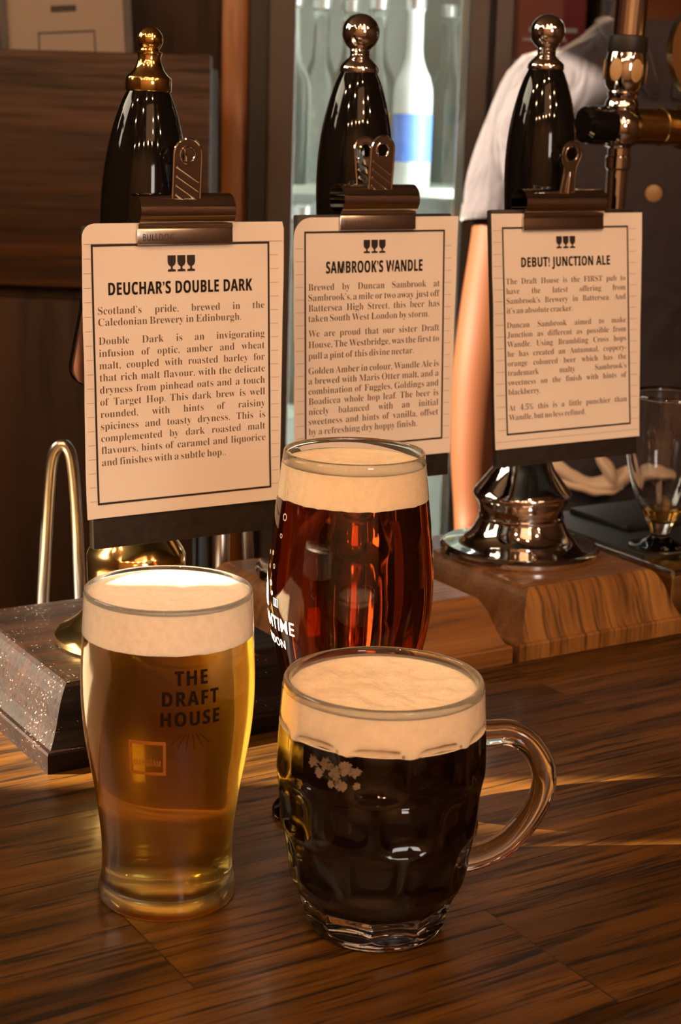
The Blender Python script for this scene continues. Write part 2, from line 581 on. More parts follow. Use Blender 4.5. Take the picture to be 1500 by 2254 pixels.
# ------------------------------------------------------------------ bar counter
bar = thing('bar_counter', 'long polished dark oak bar counter carrying the beers and pumps', 'bar counter', (0, 0, 0), (0, 0, YAW))
def bullnose(b0, b1, z0, z1, rad, a0, a1):
    sec = [(b1, z0), (b1, z1)]
    for k in range(9):
        t = PI / 2 * k / 8
        sec.append((b0 + rad - rad * math.sin(t), z1 - rad + rad * math.cos(t)))
    for k in range(9):
        t = PI / 2 * k / 8
        sec.append((b0 + rad - rad * math.cos(t), z0 + rad - rad * math.sin(t)))
    n = len(sec)
    V = [Vector((a, y, z)) for a in (a0, a1) for y, z in sec]
    Fc = [(i, (i + 1) % n, n + (i + 1) % n, n + i) for i in range(n)] + [tuple(reversed(range(n))), tuple(range(n, 2 * n))]
    return V, Fc
mesh('counter_top', bullnose(0.475, 1.12, -0.045, 0.0, 0.018, -1.3, 1.9), M['bar'], bar, angle=50)
mesh('front_panel', box(-1.25, 1.85, 0.60, 0.64, FLOOR, -0.045), M['bar_front'], bar)
mesh('back_panel', box(-1.25, 1.85, 1.06, 1.09, FLOOR, -0.045), M['bar_front'], bar)
mesh('bar_rail', box(-1.28, 1.88, 0.545, 0.60, -0.11, -0.045, 0.008), M['bar_front'], bar)

# ------------------------------------------------------------------ beer glasses
def glass_body(outer, inner, seg=96):
    """outer: bottom to rim, inner: rim to inside bottom."""
    return lathe([(0, outer[0][1])] + outer + inner + [(0, inner[-1][1])], seg)

def foam_geo(pf, z0, z1, rin, dip, seg=96, wob=0.0006, grow=0.00012, seed=0.0, namp=0.0008):
    """the outside band follows the glass; the top surface is slightly uneven."""
    n = 10
    band = []
    for k in range(n + 1):
        z = z0 + (z1 - z0) * k / n
        band.append((pf(z) + grow, z))
    def d(p, a, r_, z):
        q = Vector((p.x * 60 + seed, p.y * 60, z * 20))
        if abs(z - z0) < 1e-7: p.z += wob * (noise.noise(Vector((p.x * 260 + seed, p.y * 260, 1))) + 0.6 * noise.noise(q))
        return p
    side = lathe(band, seg, d)
    top = [(pf(z1) + grow, z1), (rin, z1 + 0.0002)]
    rr = [rin * (1 - k / 14) for k in range(1, 14)]
    for x in rr: top.append((x, z1 - dip * (1 - (x / rin) ** 4)))
    top.append((0, z1 - dip))
    def d2(p, a, r_, z):
        if r_ < rin * 0.97:
            f = min(1, (rin - r_) / (rin * 0.2))
            p.z += f * namp * (noise.noise(Vector((p.x * 90 + seed, p.y * 90, 2))) + 0.5 * noise.noise(Vector((p.x * 260 + seed, p.y * 260, 5))))
        return p
    tp = lathe(top, seg, d2)
    bot = lathe([(0, z0 - 0.0004), (pf(z0) * 0.5, z0 - 0.0004), (pf(z0) - 0.002, z0 - 0.0004), (pf(z0) + grow, z0)], seg)
    return side, join(tp, bot)

# --- the pint of golden beer
PINT = Vector((-0.0788, 0.7501, 0))
po = spline([(0.0285, 0.0008), (0.0305, 0.0), (0.0322, 0.0006), (0.0330, 0.0028), (0.0329, 0.006), (0.0319, 0.0105), (0.0313, 0.017), (0.0313, 0.026), (0.0322, 0.038), (0.0348, 0.057),
             (0.0383, 0.076), (0.0404, 0.094), (0.0409, 0.112), (0.0402, 0.127), (0.0396, 0.140), (0.0390, 0.1525)], 5)
po = [(p[0], p[1]) for p in po]
pfn = prof_fn(po)
TH = 0.0021
rim = [(0.0388, 0.1534), (0.0381, 0.1537), (0.0375, 0.1533)]
pin = [(pfn(z) - TH, z) for z in [0.150 - 0.0045 * k for k in range(31)]]
zb = 0.0085
pin = [(r_, z) for r_, z in pin if z > zb + 0.003] + [(0.0288, zb + 0.0012), (0.0268, zb), (0.015, zb - 0.0006)]
pint = thing('pint_glass', 'curved pint glass of golden beer with a pale head, standing on the bar', 'beer glass', PINT)
mesh('glass_body', lathe([(0, 0.0026), (0.018, 0.0026), (0.0262, 0.0016)] + po + rim + pin + [(0, pin[-1][1])], 96), M['glass'], pint, angle=180)
zt = 0.1345
lq = [(0, zb - 0.0008), (0.015, zb - 0.0008), (0.0270, zb - 0.0002), (0.0291, zb + 0.0010)] + \
     [(pfn(z) - TH + 0.00025, z) for z in [zb + 0.0035 + (zt - zb - 0.0035) * k / 30 for k in range(31)]] + [(0, zt)]
mesh('beer', lathe(lq, 96), M['lager'], pint, angle=60)
fs, ft = foam_geo(pfn, 0.1330, 0.1512, 0.0370, 0.0012, seed=3.1, wob=0.0003)
fo = mesh('foam', ft, M['foam_pale'], pint, angle=180)
mesh('foam_band', fs, M['foam_pale_side'], fo, angle=180)

def lines_block(lines, size, sx, pitch, offset=0.02, track=1.0):
    gs = []
    for i, s in enumerate(lines):
        g = text(bold(s), offset, track)
        wd = width(g) * size * sx
        gs.append(placed(g, -wd / 2, -i * pitch, size * sx, size))
        gs.append(placed(g, -wd / 2 + 0.00030, -i * pitch, size * sx, size))
    return join(*gs)
PHI = R(-69.4)
logo = lines_block(['THE', 'DRAFT', 'HOUSE'], 0.0094, 0.80, 0.0096, 0.003, 1.18)
rays = []
for k in range(6):
    a = R(-48 + 96 * k / 5)
    x0, y0 = 0.004 * math.sin(a) * 1.3, -0.0225 - 0.0005
    x1, y1 = 0.0125 * math.sin(a), y0 - 0.0075 * math.cos(a) * 1.1
    dx, dy = (y1 - y0), -(x1 - x0)
    ln = math.hypot(dx, dy)
    dx, dy = dx / ln * 0.00012, dy / ln * 0.00012
    rays.append(([Vector((x0 + dx, y0 + dy, 0)), Vector((x0 - dx, y0 - dy, 0)), Vector((x1 - dx, y1 - dy, 0)), Vector((x1 + dx, y1 + dy, 0))], [(0, 1, 2, 3)]))
mesh('printed_logo', wrap(join(logo, *rays), pfn, PHI, 0.1195), M['ink_black'], pint, smooth=False)
# the small framed mark, mirrored, laid on the front of the glass
fr = join(rect2(-0.0085, 0.0085, 0.0068, 0.0085), rect2(-0.0085, 0.0085, -0.0085, -0.0070), rect2(-0.0085, -0.0072, -0.0070, 0.0068), rect2(0.0072, 0.0085, -0.0070, 0.0068))
mk = text(bold('MARGRAM'), 0.0, 1.0)
mkw = 0.0125 / width(mk)
fr = join(fr, ([Vector((0.00625 - p.x * mkw, p.y * 0.0046 - 0.0040, 0)) for p in mk[0]], mk[1]))
mesh('framed_mark', wrap(fr, pfn, R(-84 - 13.5), 0.0845, 0.0003), M['ink_orange'], pint, smooth=False)

# --- the dimpled mug of stout
MUG = Vector((0.022, 0.7246, 0))
mp_ = [(0.0285, 0.0), (0.0308, 0.0012), (0.0330, 0.005), (0.0362, 0.0115), (0.0385, 0.0185), (0.0412, 0.028), (0.0438, 0.039), (0.0462, 0.054), (0.0478, 0.071),
       (0.0480, 0.085), (0.0475, 0.097), (0.0470, 0.103), (0.0467, 0.108), (0.0461, 0.116), (0.0457, 0.1205)]
mo = [(p[0], p[1]) for p in spline(mp_, 12)]
mfn = prof_fn(mo)
ROWS = [(0.0915, R(-94), 0.0128, 0.0044), (0.0655, R(-76), 0.0126, 0.0046), (0.0395, R(-94), 0.0124, 0.0044), (0.0155, R(-76), 0.0098, 0.0034)]
def dimple(p, a, r_, z):
    if z > 0.1075 or z < 0.0005: return p
    best = 9.0
    for zc, a0, hh, dp in ROWS:
        st = 2 * PI / 10
        da = (a - a0 + st / 2) % st - st / 2
        du = da * mfn(zc) / 0.0144
        dv = (z - zc) / hh
        if abs(dv) > 1.4: continue
        s = (abs(du) ** 3.2 + abs(dv) ** 3.2) ** (1 / 3.2)
        if s < best: best, bd = s, dp
    if best < 1.0:
        q = 1 - best ** 2.4
        f = 1 - bd * q / max(r_, 1e-6)
        p.x *= f
        p.y *= f
    return p
minner = [(0.0450, 0.1217), (0.0440, 0.1218), (0.0431, 0.1210), (0.0425, 0.118), (0.0427, 0.108), (0.0432, 0.097), (0.0434, 0.080), (0.0428, 0.066), (0.0414, 0.052), (0.0385, 0.036), (0.0350, 0.0235), (0.0310, 0.0175), (0.024, 0.0150), (0.012, 0.0142)]
mi = [(p[0], p[1]) for p in spline(minner, 4)]
mug = thing('beer_mug', 'dimpled glass mug of black stout with a thick tan head', 'beer mug', MUG)
body_prof = [(0, 0.0012), (0.024, 0.0010), (0.0272, 0.0)] + mo + mi + [(0, 0.0142)]
def dimple_outer(p, a, r_, z):
    if abs(r_ - mfn(z)) < 2e-4 or z < 0.0005: return dimple(p, a, r_, z)
    return p
mesh('glass_body', lathe(body_prof, 300, dimple_outer), M['glass'], mug, angle=180)
zs = 0.1035
sp = [(0, 0.0141)] + [(r_ + 0.0002, z - 0.0001) for r_, z in reversed(mi) if z < zs - 0.001] + [(0.0430, zs), (0, zs)]
mesh('stout', lathe(sp, 96), M['stout'], mug, angle=60)
def foam_mug():
    side_rows = 8
    def low(a): return 0.1005 + 0.0016 * noise.noise(Vector((math.cos(a) * 2.1, math.sin(a) * 2.1, 4.0))) + 0.0005 * noise.noise(Vector((math.cos(a) * 14, math.sin(a) * 14, 1.0))) + 0.0002 * noise.noise(Vector((math.cos(a) * 55, math.sin(a) * 55, 1.0)))
    seg = 160
    V, Fc = [], []
    for k in range(side_rows + 1):
        for i in range(seg):
            a = 2 * PI * i / seg
            z = low(a) + (0.1178 - low(a)) * k / side_rows
            rr = mfn(z) + 0.00012
            if z < 0.1075:
                q = dimple(Vector((mfn(z) * math.cos(a), mfn(z) * math.sin(a), z)), a, mfn(z), z)
                rr = math.hypot(q.x, q.y) + 0.00015
            V.append(Vector((rr * math.cos(a), rr * math.sin(a), z)))
    for k in range(side_rows):
        for i in range(seg):
            j = (i + 1) % seg
            Fc.append((k * seg + i, k * seg + j, (k + 1) * seg + j, (k + 1) * seg + i))
    return V, Fc
_, ftop = foam_geo(mfn, 0.101, 0.1172, 0.0424, 0.0022, 128, seed=9.0, namp=0.0016)
ftop = (ftop[0], ftop[1])
# lacing: scraps of froth clinging to the wall on the left front
lace = []
rnd = random.Random(11)
for (u, v, s) in [(-0.018, 0.0, 1.0), (-0.010, 0.001, 1.3), (-0.004, -0.002, 1.4), (0.002, 0.002, 1.1), (0.006, 0.000, 0.9), (-0.014, -0.004, 0.8), (0.000, -0.006, 1.0), (-0.006, -0.007, 0.7), (0.007, -0.006, 0.6)]:
    nn = 26
    pts = [Vector((u + 0.0030 * s * (0.62 + 0.75 * rnd.random()) * math.cos(2 * PI * i / nn), v + 0.0026 * s * (0.62 + 0.75 * rnd.random()) * math.sin(2 * PI * i / nn), 0)) for i in range(nn)]
    lace.append((pts + [Vector((u, v, 0))], [(i, (i + 1) % nn, nn) for i in range(nn)]))
fo = mesh('foam', ftop, M['foam_stout'], mug, angle=180)
lg = wrap(join(*lace), mfn, R(-113), 0.0925, 0.0, 0.002)
lg = ([(lambda q: q + Vector((q.x, q.y, 0)).normalized() * 0.00015)(dimple(p.copy(), math.atan2(p.y, p.x), mfn(p.z), p.z)) for p in lg[0]], lg[1])
M['lace'] = mk_foam('thin_lacing', (0.20, 0.13, 0.075, 1))
mesh('lacing', lg, M['lace'], fo, angle=180)
mesh('foam_band', foam_mug(), M['foam_stout_side'], fo, angle=180)
# handle
hp = [at(px, py, MUG.y) - MUG for px, py in ((1050, 1614), (1078, 1614), (1120, 1612), (1160, 1630), (1190, 1670), (1199, 1710), (1190, 1755), (1165, 1800), (1125, 1845), (1085, 1872), (1045, 1886), (1015, 1890))]
hs = spline(hp, 5)
hr = [0.0052 - 0.0006 * math.sin(PI * i / (len(hs) - 1)) for i in range(len(hs))]
mesh('handle', tube(hs, hr, 20, flat=1.25), M['glass'], mug, angle=180)

# --- the tulip glass of red ale
RED = Vector((0.0063, 0.850, 0))
ro = [(p[0], p[1]) for p in spline([(0.0372, 0.0), (0.0385, 0.0012), (0.0372, 0.0028), (0.022, 0.0062), (0.0105, 0.0125), (0.0085, 0.021), (0.0112, 0.030), (0.0175, 0.042), (0.0250, 0.054), (0.0318, 0.068), (0.0362, 0.082),
             (0.0402, 0.099), (0.0428, 0.114), (0.0436, 0.127), (0.0431, 0.142), (0.0418, 0.157), (0.0396, 0.176), (0.0378, 0.190), (0.0366, 0.2003)], 4)]
rfn = prof_fn([p for p in ro if p[1] > 0.02])
TR = 0.0013
rin_ = [(rfn(z) - TR, z) for z in [0.1995 - 0.0047 * k for k in range(35)] if z > 0.046] + [(0.0165, 0.0425), (0.010, 0.0385), (0.005, 0.0372)]
red = thing('tulip_pint_glass', 'tulip shaped glass of red brown ale behind the dimpled mug', 'beer glass', RED)
mesh('glass_body', glass_body(ro + [(0.0362, 0.2009), (0.0356, 0.2006)], rin_), M['glass'], red, angle=180)
zr = 0.1795
lq = [(0, 0.0371), (0.0052, 0.0371), (0.0102, 0.0384), (0.0167, 0.0424)] + [(rfn(z) - TR + 0.0002, z) for z in [0.047 + (zr - 0.047) * k / 34 for k in range(35)]] + [(0, zr)]
mesh('beer', lathe(lq, 96), M['red_ale'], red, angle=60)
fs, ft = foam_geo(rfn, 0.1775, 0.1948, 0.0362, 0.0016, seed=5.7, wob=0.0008)
fo = mesh('foam', ft, M['foam_tan'], red, angle=180)
mesh('foam_band', fs, M['foam_tan_side'], fo, angle=180)
mt = text('MEANTIME', 0.008, 1.08)
s1 = 0.0102
ld = text('LONDON', 0.006, 1.1)
g1 = placed(mt, -width(mt) * s1 * 0.86, 0, s1 * 0.86, s1)
s2 = 0.0066
g2 = placed(ld, -width(ld) * s2 - 0.0085, -0.0092, s2, s2)
icon = [disc2(-0.0345, 0.018, 0.0090, 28), rect2(-0.0435, -0.0255, 0.010, 0.018)]
for x, y, ro_, ri_ in [(-0.0215, 0.0235, 0.0016, 0.0009), (-0.0195, 0.0185, 0.0012, 0.0007), (-0.0185, 0.0330, 0.0014, 0.0008), (-0.0140, 0.0500, 0.0013, 0.0008), (-0.0125, 0.0600, 0.0020, 0.0013), (-0.0085, 0.0720, 0.0013, 0.0008), (-0.0070, 0.0820, 0.0016, 0.0010)]:
    icon.append(ring2(x, y, ro_, ri_))
for x, y, r_ in [(-0.0215, 0.0395, 0.0014), (-0.0250, 0.0315, 0.0013), (-0.0270, 0.0385, 0.0012)]: icon.append(disc2(x, y, r_))
for k, s in enumerate(('III', 'VI', 'S')):
    g = text(serif(s), 0, 1.0)
    icon.append(placed(g, (-0.0175, -0.0180, -0.0180)[k], (0.0125, 0.0700, 0.0785)[k], 0.0046, 0.0062))
mesh('printed_logo', wrap(join(g1, g2, *icon), rfn, R(-131), 0.1095, 0.00025), M['ink_white'], red, smooth=False)

# ------------------------------------------------------------------ hand pumps
def pump_base(wd, dp, h=0.046):
    prof = [(0.0, 0.0), (0.0, 0.0108), (0.0008, 0.0122), (0.0030, 0.0126), (0.0048, 0.0150), (0.0075, 0.0200), (0.0100, 0.0262), (0.0118, 0.0315), (0.0136, 0.0360),
            (0.0158, 0.0402), (0.0182, 0.0435), (0.0205, 0.0455), (0.0225, h)]
    return loft([[(i, i, z), (wd - i, i, z), (wd - i, dp - i, z), (i, dp - i, z)] for i, z in prof])

GRIP = [(0.0112, 0.0), (0.0128, 0.012), (0.0150, 0.035), (0.0190, 0.068), (0.0228, 0.097), (0.0252, 0.124), (0.0260, 0.145), (0.0254, 0.163), (0.0232, 0.181), (0.0196, 0.197), (0.0158, 0.209), (0.0124, 0.2165)]
FIN_BALL = [(0.0121, 0.0), (0.0130, 0.0008), (0.0133, 0.0026), (0.0128, 0.0044), (0.0112, 0.0066), (0.0090, 0.0088), (0.0070, 0.0104), (0.0064, 0.0120), (0.0068, 0.0128), (0.0064, 0.0136), (0.0069, 0.0146), (0.0066, 0.0154), (0.0078, 0.0166)]
FIN_BRASS = [(0.0132, 0.0), (0.0135, 0.0006), (0.0135, 0.0072), (0.0131, 0.0080), (0.0118, 0.0090), (0.0096, 0.0112), (0.0077, 0.0146), (0.0068, 0.0180), (0.0070, 0.0206), (0.0076, 0.0212), (0.0076, 0.0222), (0.0058, 0.0230), (0.0055, 0.0238)]
def ball_from(p, rb):
    zc = p[-1][1] + math.sqrt(max(rb * rb - p[-1][0] ** 2, 0))
    a0 = -math.acos(min(1, p[-1][0] / rb))
    return p + [(rb * math.cos(a0 + (PI / 2 - a0) * k / 18), zc + rb * math.sin(a0 + (PI / 2 - a0) * k / 18)) for k in range(1, 18)] + [(0, zc + rb)]
CHROME_COL = [(0.0590, 0.0), (0.0606, 0.0018), (0.0608, 0.0048), (0.0590, 0.0068), (0.0565, 0.0076), (0.0520, 0.0088), (0.0440, 0.0112), (0.0385, 0.0150), (0.0358, 0.0190), (0.0336, 0.0235), (0.0322, 0.0265), (0.0326, 0.0276), (0.0326, 0.0296), (0.0316, 0.0306), (0.0318, 0.0345), (0.0330, 0.0385),
              (0.0352, 0.0420), (0.0370, 0.0446), (0.0374, 0.0466), (0.0368, 0.0482), (0.0345, 0.0510), (0.0290, 0.0580), (0.0236, 0.0650), (0.0205, 0.0720), (0.0190, 0.0800), (0.0182, 0.120), (0.0170, 0.150), (0.0, 0.154)]
BRASS_COL = [(0.0490, 0.0), (0.0508, 0.0014), (0.0505, 0.0042), (0.0480, 0.0068), (0.0420, 0.0100), (0.0360, 0.0150), (0.0322, 0.0200), (0.0306, 0.0260), (0.0300, 0.0320), (0.0304, 0.0480), (0.0304, 0.0550), (0.0290, 0.0580), (0.0252, 0.0640), (0.0205, 0.0700), (0.0185, 0.0760), (0.0180, 0.120), (0.0168, 0.150), (0.0, 0.154)]

def sm(prof, n=3): return [(max(0, p[0]), p[1]) for p in spline(prof, n)]
def hand_pump(label, corner, wd, dp, cx, cyy, col, metal, fin, rb, grip_z, lean_x, base_mats, clamp):
    t = thing('beer_pump', label, 'beer pump', rn(*corner), (0, 0, YAW))
    b = mesh('wooden_base', pump_base(wd, dp), base_mats[0], t, smooth=False)
    b.data.materials.append(base_mats[1])
    for p in b.data.polygons:
        nrm = p.normal
        if abs(nrm.y) > abs(nrm.x) + 0.02 and nrm.y < 0: p.material_index = 1
    c0 = Vector((cx, cyy, 0.046))
    mesh('pump_column', move(lathe(col, 96), c0), metal, t, angle=35)
    lm = Matrix.Translation((cx, cyy, grip_z)) @ Matrix.Rotation(lean_x, 4, 'Y')
    g = mesh('handle_grip', xf(lathe([(0, 0.0)] + sm(GRIP) + [(0, 0.2165)], 64), lm), M['black_gloss'], t, angle=50)
    mesh('handle_shaft', xf(lathe([(0, -0.06), (0.0085, -0.06), (0.0085, 0.004), (0, 0.004)], 24), lm), metal, t)
    mesh('finial', xf(lathe([(0, 0.0)] + ball_from(fin, rb), 64), lm @ Matrix.Translation((0, 0, 0.2160))), metal, t, angle=35)
    # clamp that carries the board
    mesh('board_clamp', join(tube([(cx, cyy, 0.168), (cx + 0.004, cyy - clamp, 0.170)], 0.005, 14)), metal, t)
    return t

hand_pump('brass topped black hand pump on a dusty dark wooden base', (0.335, 0.841), 0.190, 0.195, 0.091, 0.078, BRASS_COL, M['brass'], FIN_BRASS, 0.0076, 0.1625, R(2.0), (M['base_dark'], M['base_dark']), 0.026)
hand_pump('chrome knobbed hand pump behind the red ale, on a plain oak base', (0.5395, 0.880), 0.155, 0.195, 0.0785, 0.108, CHROME_COL, M['chrome'], FIN_BALL, 0.0126, 0.1790, R(1.0), (M['base_long'], M['base_long']), 0.044)
hand_pump('chrome hand pump on a striped wooden base in front of the bartender', (0.700, 0.879), 0.156, 0.195, 0.0765, 0.104, CHROME_COL, M['chrome'], FIN_BALL, 0.0126, 0.1865, R(0.0), (M['base_top'], M['base_grain']), 0.036)

# ------------------------------------------------------------------ boards, cards and bulldog clips
CARDS = {
    'L': dict(c=(-0.1294, 0.963, 0.2046), lean=3, board=(-0.0195, 0.1075, -0.0880, 0.0990), paper=(-0.0223, 0.1088, -0.0240, 0.1046, 0.1003, -0.0690), frame=(-0.0170, 0.0987, 0.0886, -0.0612), rad=0.008,
        icon=(0.0310, 0.0488, 0.0816, 0.0723), title=("DEUCHAR’S DOUBLE DARK", 0.0598, 0.0072, -0.0068, 0.0866), left=-0.0135, right=0.0950,
        clip=(0.0120, 0.0730, 0.0880), bt='BULLDOG',
        paras=[(0.0490, 0.0425, ["Scotland’s pride, brewed in the", "Caledonian Brewery in Edinburgh."]),
               (0.0318, -0.0385, ["Double Dark is an invigorating", "infusion of optic, amber and wheat", "malt, coupled with roasted barley for", "that rich malt flavour, with the delicate", "dryness from pinhead oats and a touch", "of Target Hop. This dark brew is well", "rounded, with hints of raisiny", "spiciness and toasty dryness. This is", "complemented by dark roasted malt", "flavours, hints of caramel and liquorice", "and finishes with a subtle hop.."])]),
    'M': dict(c=(0.0203, 1.1155, 0.1976), lean=3, board=(-0.0590, 0.0615, -0.0715, 0.1075), paper=(-0.0630, 0.0658, -0.0635, 0.0613, 0.1058, -0.0556), frame=(-0.0552, 0.0550, 0.0970, -0.0455), rad=0.013,
        icon=(-0.0100, 0.0072, 0.0910, 0.0824), title=("SAMBROOK’S WANDLE", 0.0699, 0.0077, -0.0389, 0.0368), left=-0.0522, right=0.0512,
        clip=(-0.0285, 0.0300, 0.0978), bt='BULLDOG',
        paras=[(0.0591, 0.0389, ["Brewed by Duncan Sambrook at", "Sambrook’s, a mile or two away just off", "Battersea High Street, this beer has", "taken South West London by storm."]),
               (0.0292, 0.0147, ["We are proud that our sister Draft", "House, The Westbridge, was the first to", "pull a pint of this divine nectar."]),
               (0.0049, -0.0352, ["Golden Amber in colour, Wandle Ale is", "a brewed with Maris Otter malt, and a", "combination of Fuggles, Goldings and", "Boadicea whole hop leaf. The beer is", "nicely balanced with an initial", "sweetness and hints of vanilla, offset", "by a refreshing dry hoppy finish."])]),
    'R': dict(c=(0.160, 1.206, 0.200), lean=7, board=(-0.0638, 0.0655, -0.0730, 0.1075), paper=(-0.0655, 0.0720, -0.0672, 0.0667, 0.1046, -0.0597), frame=(-0.0566, 0.0586, 0.0953, -0.0502), rad=0.0,
        icon=(-0.0085, 0.0088, 0.0885, 0.0799), title=("DEBUT! JUNCTION ALE", 0.0674, 0.0068, -0.0403, 0.0408), left=-0.0540, right=0.0553,
        clip=(-0.0385, 0.0340, 0.0930), bt='',
        paras=[(0.0557, 0.0353, ["The Draft House is the FIRST pub to", "have the latest offering from", "Sambrook’s Brewery in Battersea. And", "it’s an absolute cracker."]),
               (0.0252, -0.0218, ["Duncan Sambrook aimed to make", "Junction as different as possible from", "Wandle. Using Brambling Cross hops", "he has created an Autumnal, coppery-", "orange coloured beer which has the", "trademark malty Sambrook’s", "sweetness on the finish with hints of", "blackberry."]),
               (-0.0330, -0.0398, ["At 4.5% this is a little punchier than", "Wandle, but no less refined."])]),
}

def card_surface(k, d):
    """(u, v) on the card to a point in the board's frame: y is out of the board, towards the drinkers when negative."""
    seed = {'L': 1.0, 'M': 5.0, 'R': 9.0}[k]
    def S(u, v, off=0.0):
        um = (d['paper'][0] + d['paper'][1]) / 2
        hw = (d['paper'][1] - d['paper'][0]) / 2
        e = max(0, abs(u - um) / hw - 0.8) / 0.2
        lift = 0.0010 * e * e * (0.6 + 0.8 * noise.noise(Vector((v * 30, seed, u * 5))))
        low = max(0, (-v - 0.03) / 0.03)
        lift += 0.0012 * low * low * 0.5
        return Vector((u, -0.0009 - max(0, lift) - off, v))
    return S

LAB = {'L': ('for the dark beer, on the brass topped pump', 'leftmost'), 'M': ('on the middle pump', 'middle'), 'R': ('on the pump in front of the bartender', 'rightmost')}
BL = {'L': 'black painted board on the brass topped pump, behind the double dark card',
      'M': 'black painted board behind the wandle card and the red ale',
      'R': 'black painted board under the junction ale card in front of the bartender'}
PL = {'L': 'large cream card headed DEUCHAR’S DOUBLE DARK under a bulldog clip',
      'M': 'cream card headed SAMBROOK’S WANDLE behind the red ale glass',
      'R': 'cream card headed DEBUT! JUNCTION ALE beside the empty stemmed glass'}
CL = {'L': 'steel bulldog clip with ridged levers holding the double dark card',
      'M': 'steel bulldog clip with ridged levers holding the wandle card',
      'R': 'steel bulldog clip with smooth ring ended levers holding the junction ale card'}

def goblet(x, y, wd, h):
    P = [(0, 1), (1, 1), (1, .60), (.93, .45), (.78, .36), (.62, .30), (.62, .16), (.98, .12), (.98, 0), (.02, 0), (.02, .12), (.38, .16), (.38, .30), (.22, .36), (.07, .45), (0, .60)]
    return [Vector((x + a * wd, y + b * h, 0)) for a, b in P], [tuple(reversed(range(len(P))))]

def on_card(geo2, S, off, cut=0.02):
    bm = bmesh.new()
    vv = [bm.verts.new(p) for p in geo2[0]]
    for f in geo2[1]:
        try: bm.faces.new([vv[i] for i in f])
        except ValueError: pass
    for _ in range(4):
        es = [e for e in bm.edges if e.calc_length() > cut]
        if not es: break
        bmesh.ops.subdivide_edges(bm, edges=es, cuts=1)
    for v in bm.verts: v.co = S(v.co.x, v.co.y, off)
    return fromb(bm)

